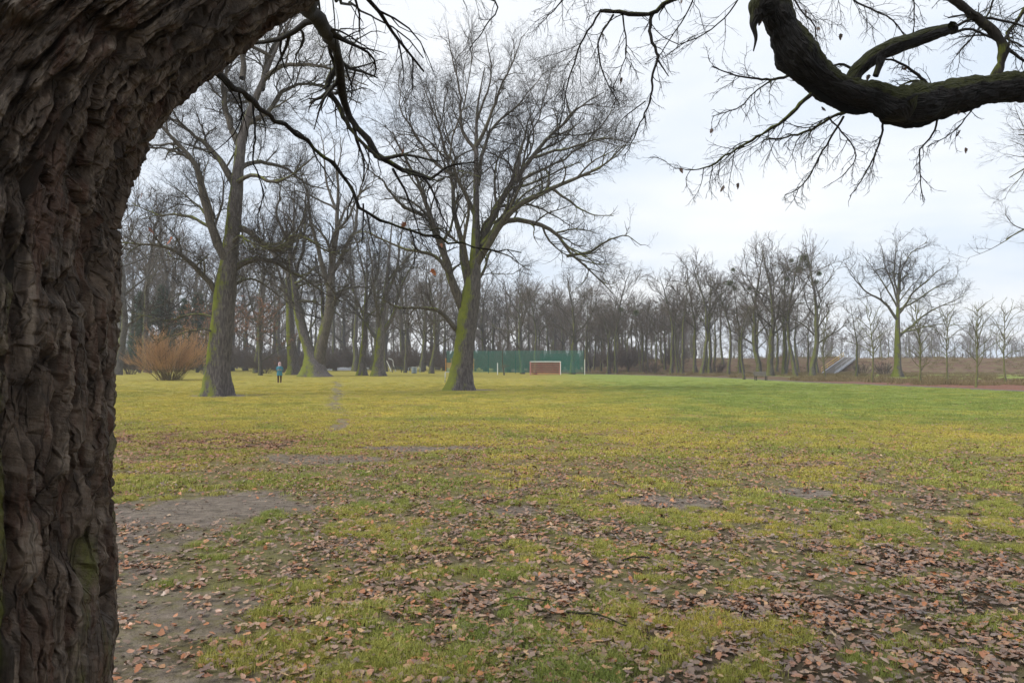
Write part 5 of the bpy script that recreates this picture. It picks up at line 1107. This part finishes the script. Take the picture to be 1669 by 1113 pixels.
B = [(0, 0, .93), (0, 0, 1.12), (0, 0, 1.32), (0, .0, 1.45), (0, -.01, 1.53), (0, -.02, 1.63), (0, -.01, 1.74)]; R_ = [(.15, .11), (.15, .11), (.17, .11), .07, .055, .095, .07]; E = [(k, k + 1) for k in range(6)]
def chain(start, pts, rs):
    p = start
    for q, r in zip(pts, rs): B.append(q); R_.append(r); E.append((p, len(B) - 1)); p = len(B) - 1
    return p
for s_ in (-1, 1):
    chain(0, [(s_ * .10, 0, .86), (s_ * .11, -.01, .50), (s_ * .11, .02, .12), (s_ * .11, .0, .05), (s_ * .12, -.16, .035)], [.085, .058, .04, .04, .03])
    wv = chain(2, [(s_ * .19, 0, 1.38), (s_ * .25, .02, 1.12), (s_ * .14, -.20, 1.13)], [.06, .042, .03]); wv = chain(wv, [(s_ * .09, -.25, 1.14)], [.026])
    for k in range(4): chain(wv, [(s_ * .05, -.285 - .004 * k, 1.175 - k * .019), (s_ * .02, -.295 + .003 * k, 1.172 - k * .019)], [.009, .008])
    chain(wv, [(s_ * .085, -.262, 1.185), (s_ * .07, -.27, 1.215)], [.010, .009])
body = skin('body', B, E, R_, M_skin, per, 2)
def loft(secs, n=16, caps=True):      # secs: (cx,cy,z,rx,ry)
    V = [(cx_ + rx * math.cos(a), cy_ + ry * math.sin(a), z) for cx_, cy_, z, rx, ry in secs for a in np.linspace(0, 2 * math.pi, n, endpoint=False)]; K = len(secs)
    Fc = [(k * n + j, k * n + (j + 1) % n, (k + 1) * n + (j + 1) % n, (k + 1) * n + j) for k in range(K - 1) for j in range(n)]
    if caps: Fc += [tuple(range(n))[::-1], tuple(range((K - 1) * n, K * n))]
    return V, Fc
MB().add(*loft([(0, 0, .62, .25, .17), (0, 0, .66, .255, .175), (0, 0, .9, .225, .16), (0, 0, 1.1, .205, .15), (0, 0, 1.3, .225, .155), (0, 0, 1.42, .20, .13), (0, 0, 1.5, .10, .09)])).build('coat', M_coat, per, True)
for s_ in (-1, 1):
    skin('sleeve', [(s_ * .17, 0, 1.41), (s_ * .23, .005, 1.34), (s_ * .265, .02, 1.12), (s_ * .15, -.19, 1.13)], [(0, 1), (1, 2), (2, 3)], [.075, .078, .066, .05], M_coat, per)
    MB().tube([(s_ * .10, 0, .82), (s_ * .115, -.01, .5), (s_ * .11, .02, .24)], [.105, .08, .068], 12).build('trouser_leg', M_trou, per, True)
    boot = MB().tube([(s_ * .11, .03, .30), (s_ * .11, .025, .12), (s_ * .11, .01, .0)], [.072, .062, .066], 12).build('boot', M_boot, per, True); MB().add(*loft([(s_ * .115, -.09, .0, .055, .12), (s_ * .115, -.09, .05, .052, .115), (s_ * .115, -.07, .09, .035, .07)])).build('boot_toe', M_boot, boot, True)
MB().add(*loft([(0, .01, 1.44, .12, .12), (0, .02, 1.52, .125, .12), (0, .035, 1.62, .125, .10), (0, .03, 1.72, .12, .11), (0, .0, 1.79, .10, .10), (0, -.01, 1.83, .05, .05)])).build('hood', M_hood, per, True)
for s_ in (-1, 1): MB().add(*loft([(s_ * .035, -.108, 1.648, .004, .003), (s_ * .035, -.112, 1.655, .011, .004), (s_ * .035, -.108, 1.662, .004, .003)], 8)).build('eye', M_iron, body, True)
MB().add(*loft([(0, -.105, 1.58, .012, .008), (0, -.125, 1.60, .014, .016), (0, -.11, 1.65, .008, .008)], 8)).build('nose', M_skin, body, True); MB().add(*loft([(0, -.10, 1.55, .02, .006), (0, -.105, 1.557, .026, .008), (0, -.10, 1.564, .02, .006)], 8)).build('mouth', M_redpaint, body, True)

# ------------------------------------------------------------------ haze
HZ = 0.0006
hz = MB().box((0, 230, 14.5), (1500, 700, 36))
m = bpy.data.materials.new('pale_haze'); m.use_nodes = True; t = m.node_tree; t.nodes.clear(); pv = N(t, 'ShaderNodeVolumePrincipled'); pv.inputs['Color'].default_value = (.95, .97, 1.0, 1); pv.inputs['Density'].default_value = HZ; pv.inputs['Anisotropy'].default_value = 0.0
mo = N(t, 'ShaderNodeOutputMaterial'); t.links.new(pv.outputs[0], mo.inputs['Volume'])
if HZ > 0:
    hz = hz.build('haze', m); tag(hz, 'thin pale winter haze hanging over the park', 'haze', kind='stuff')
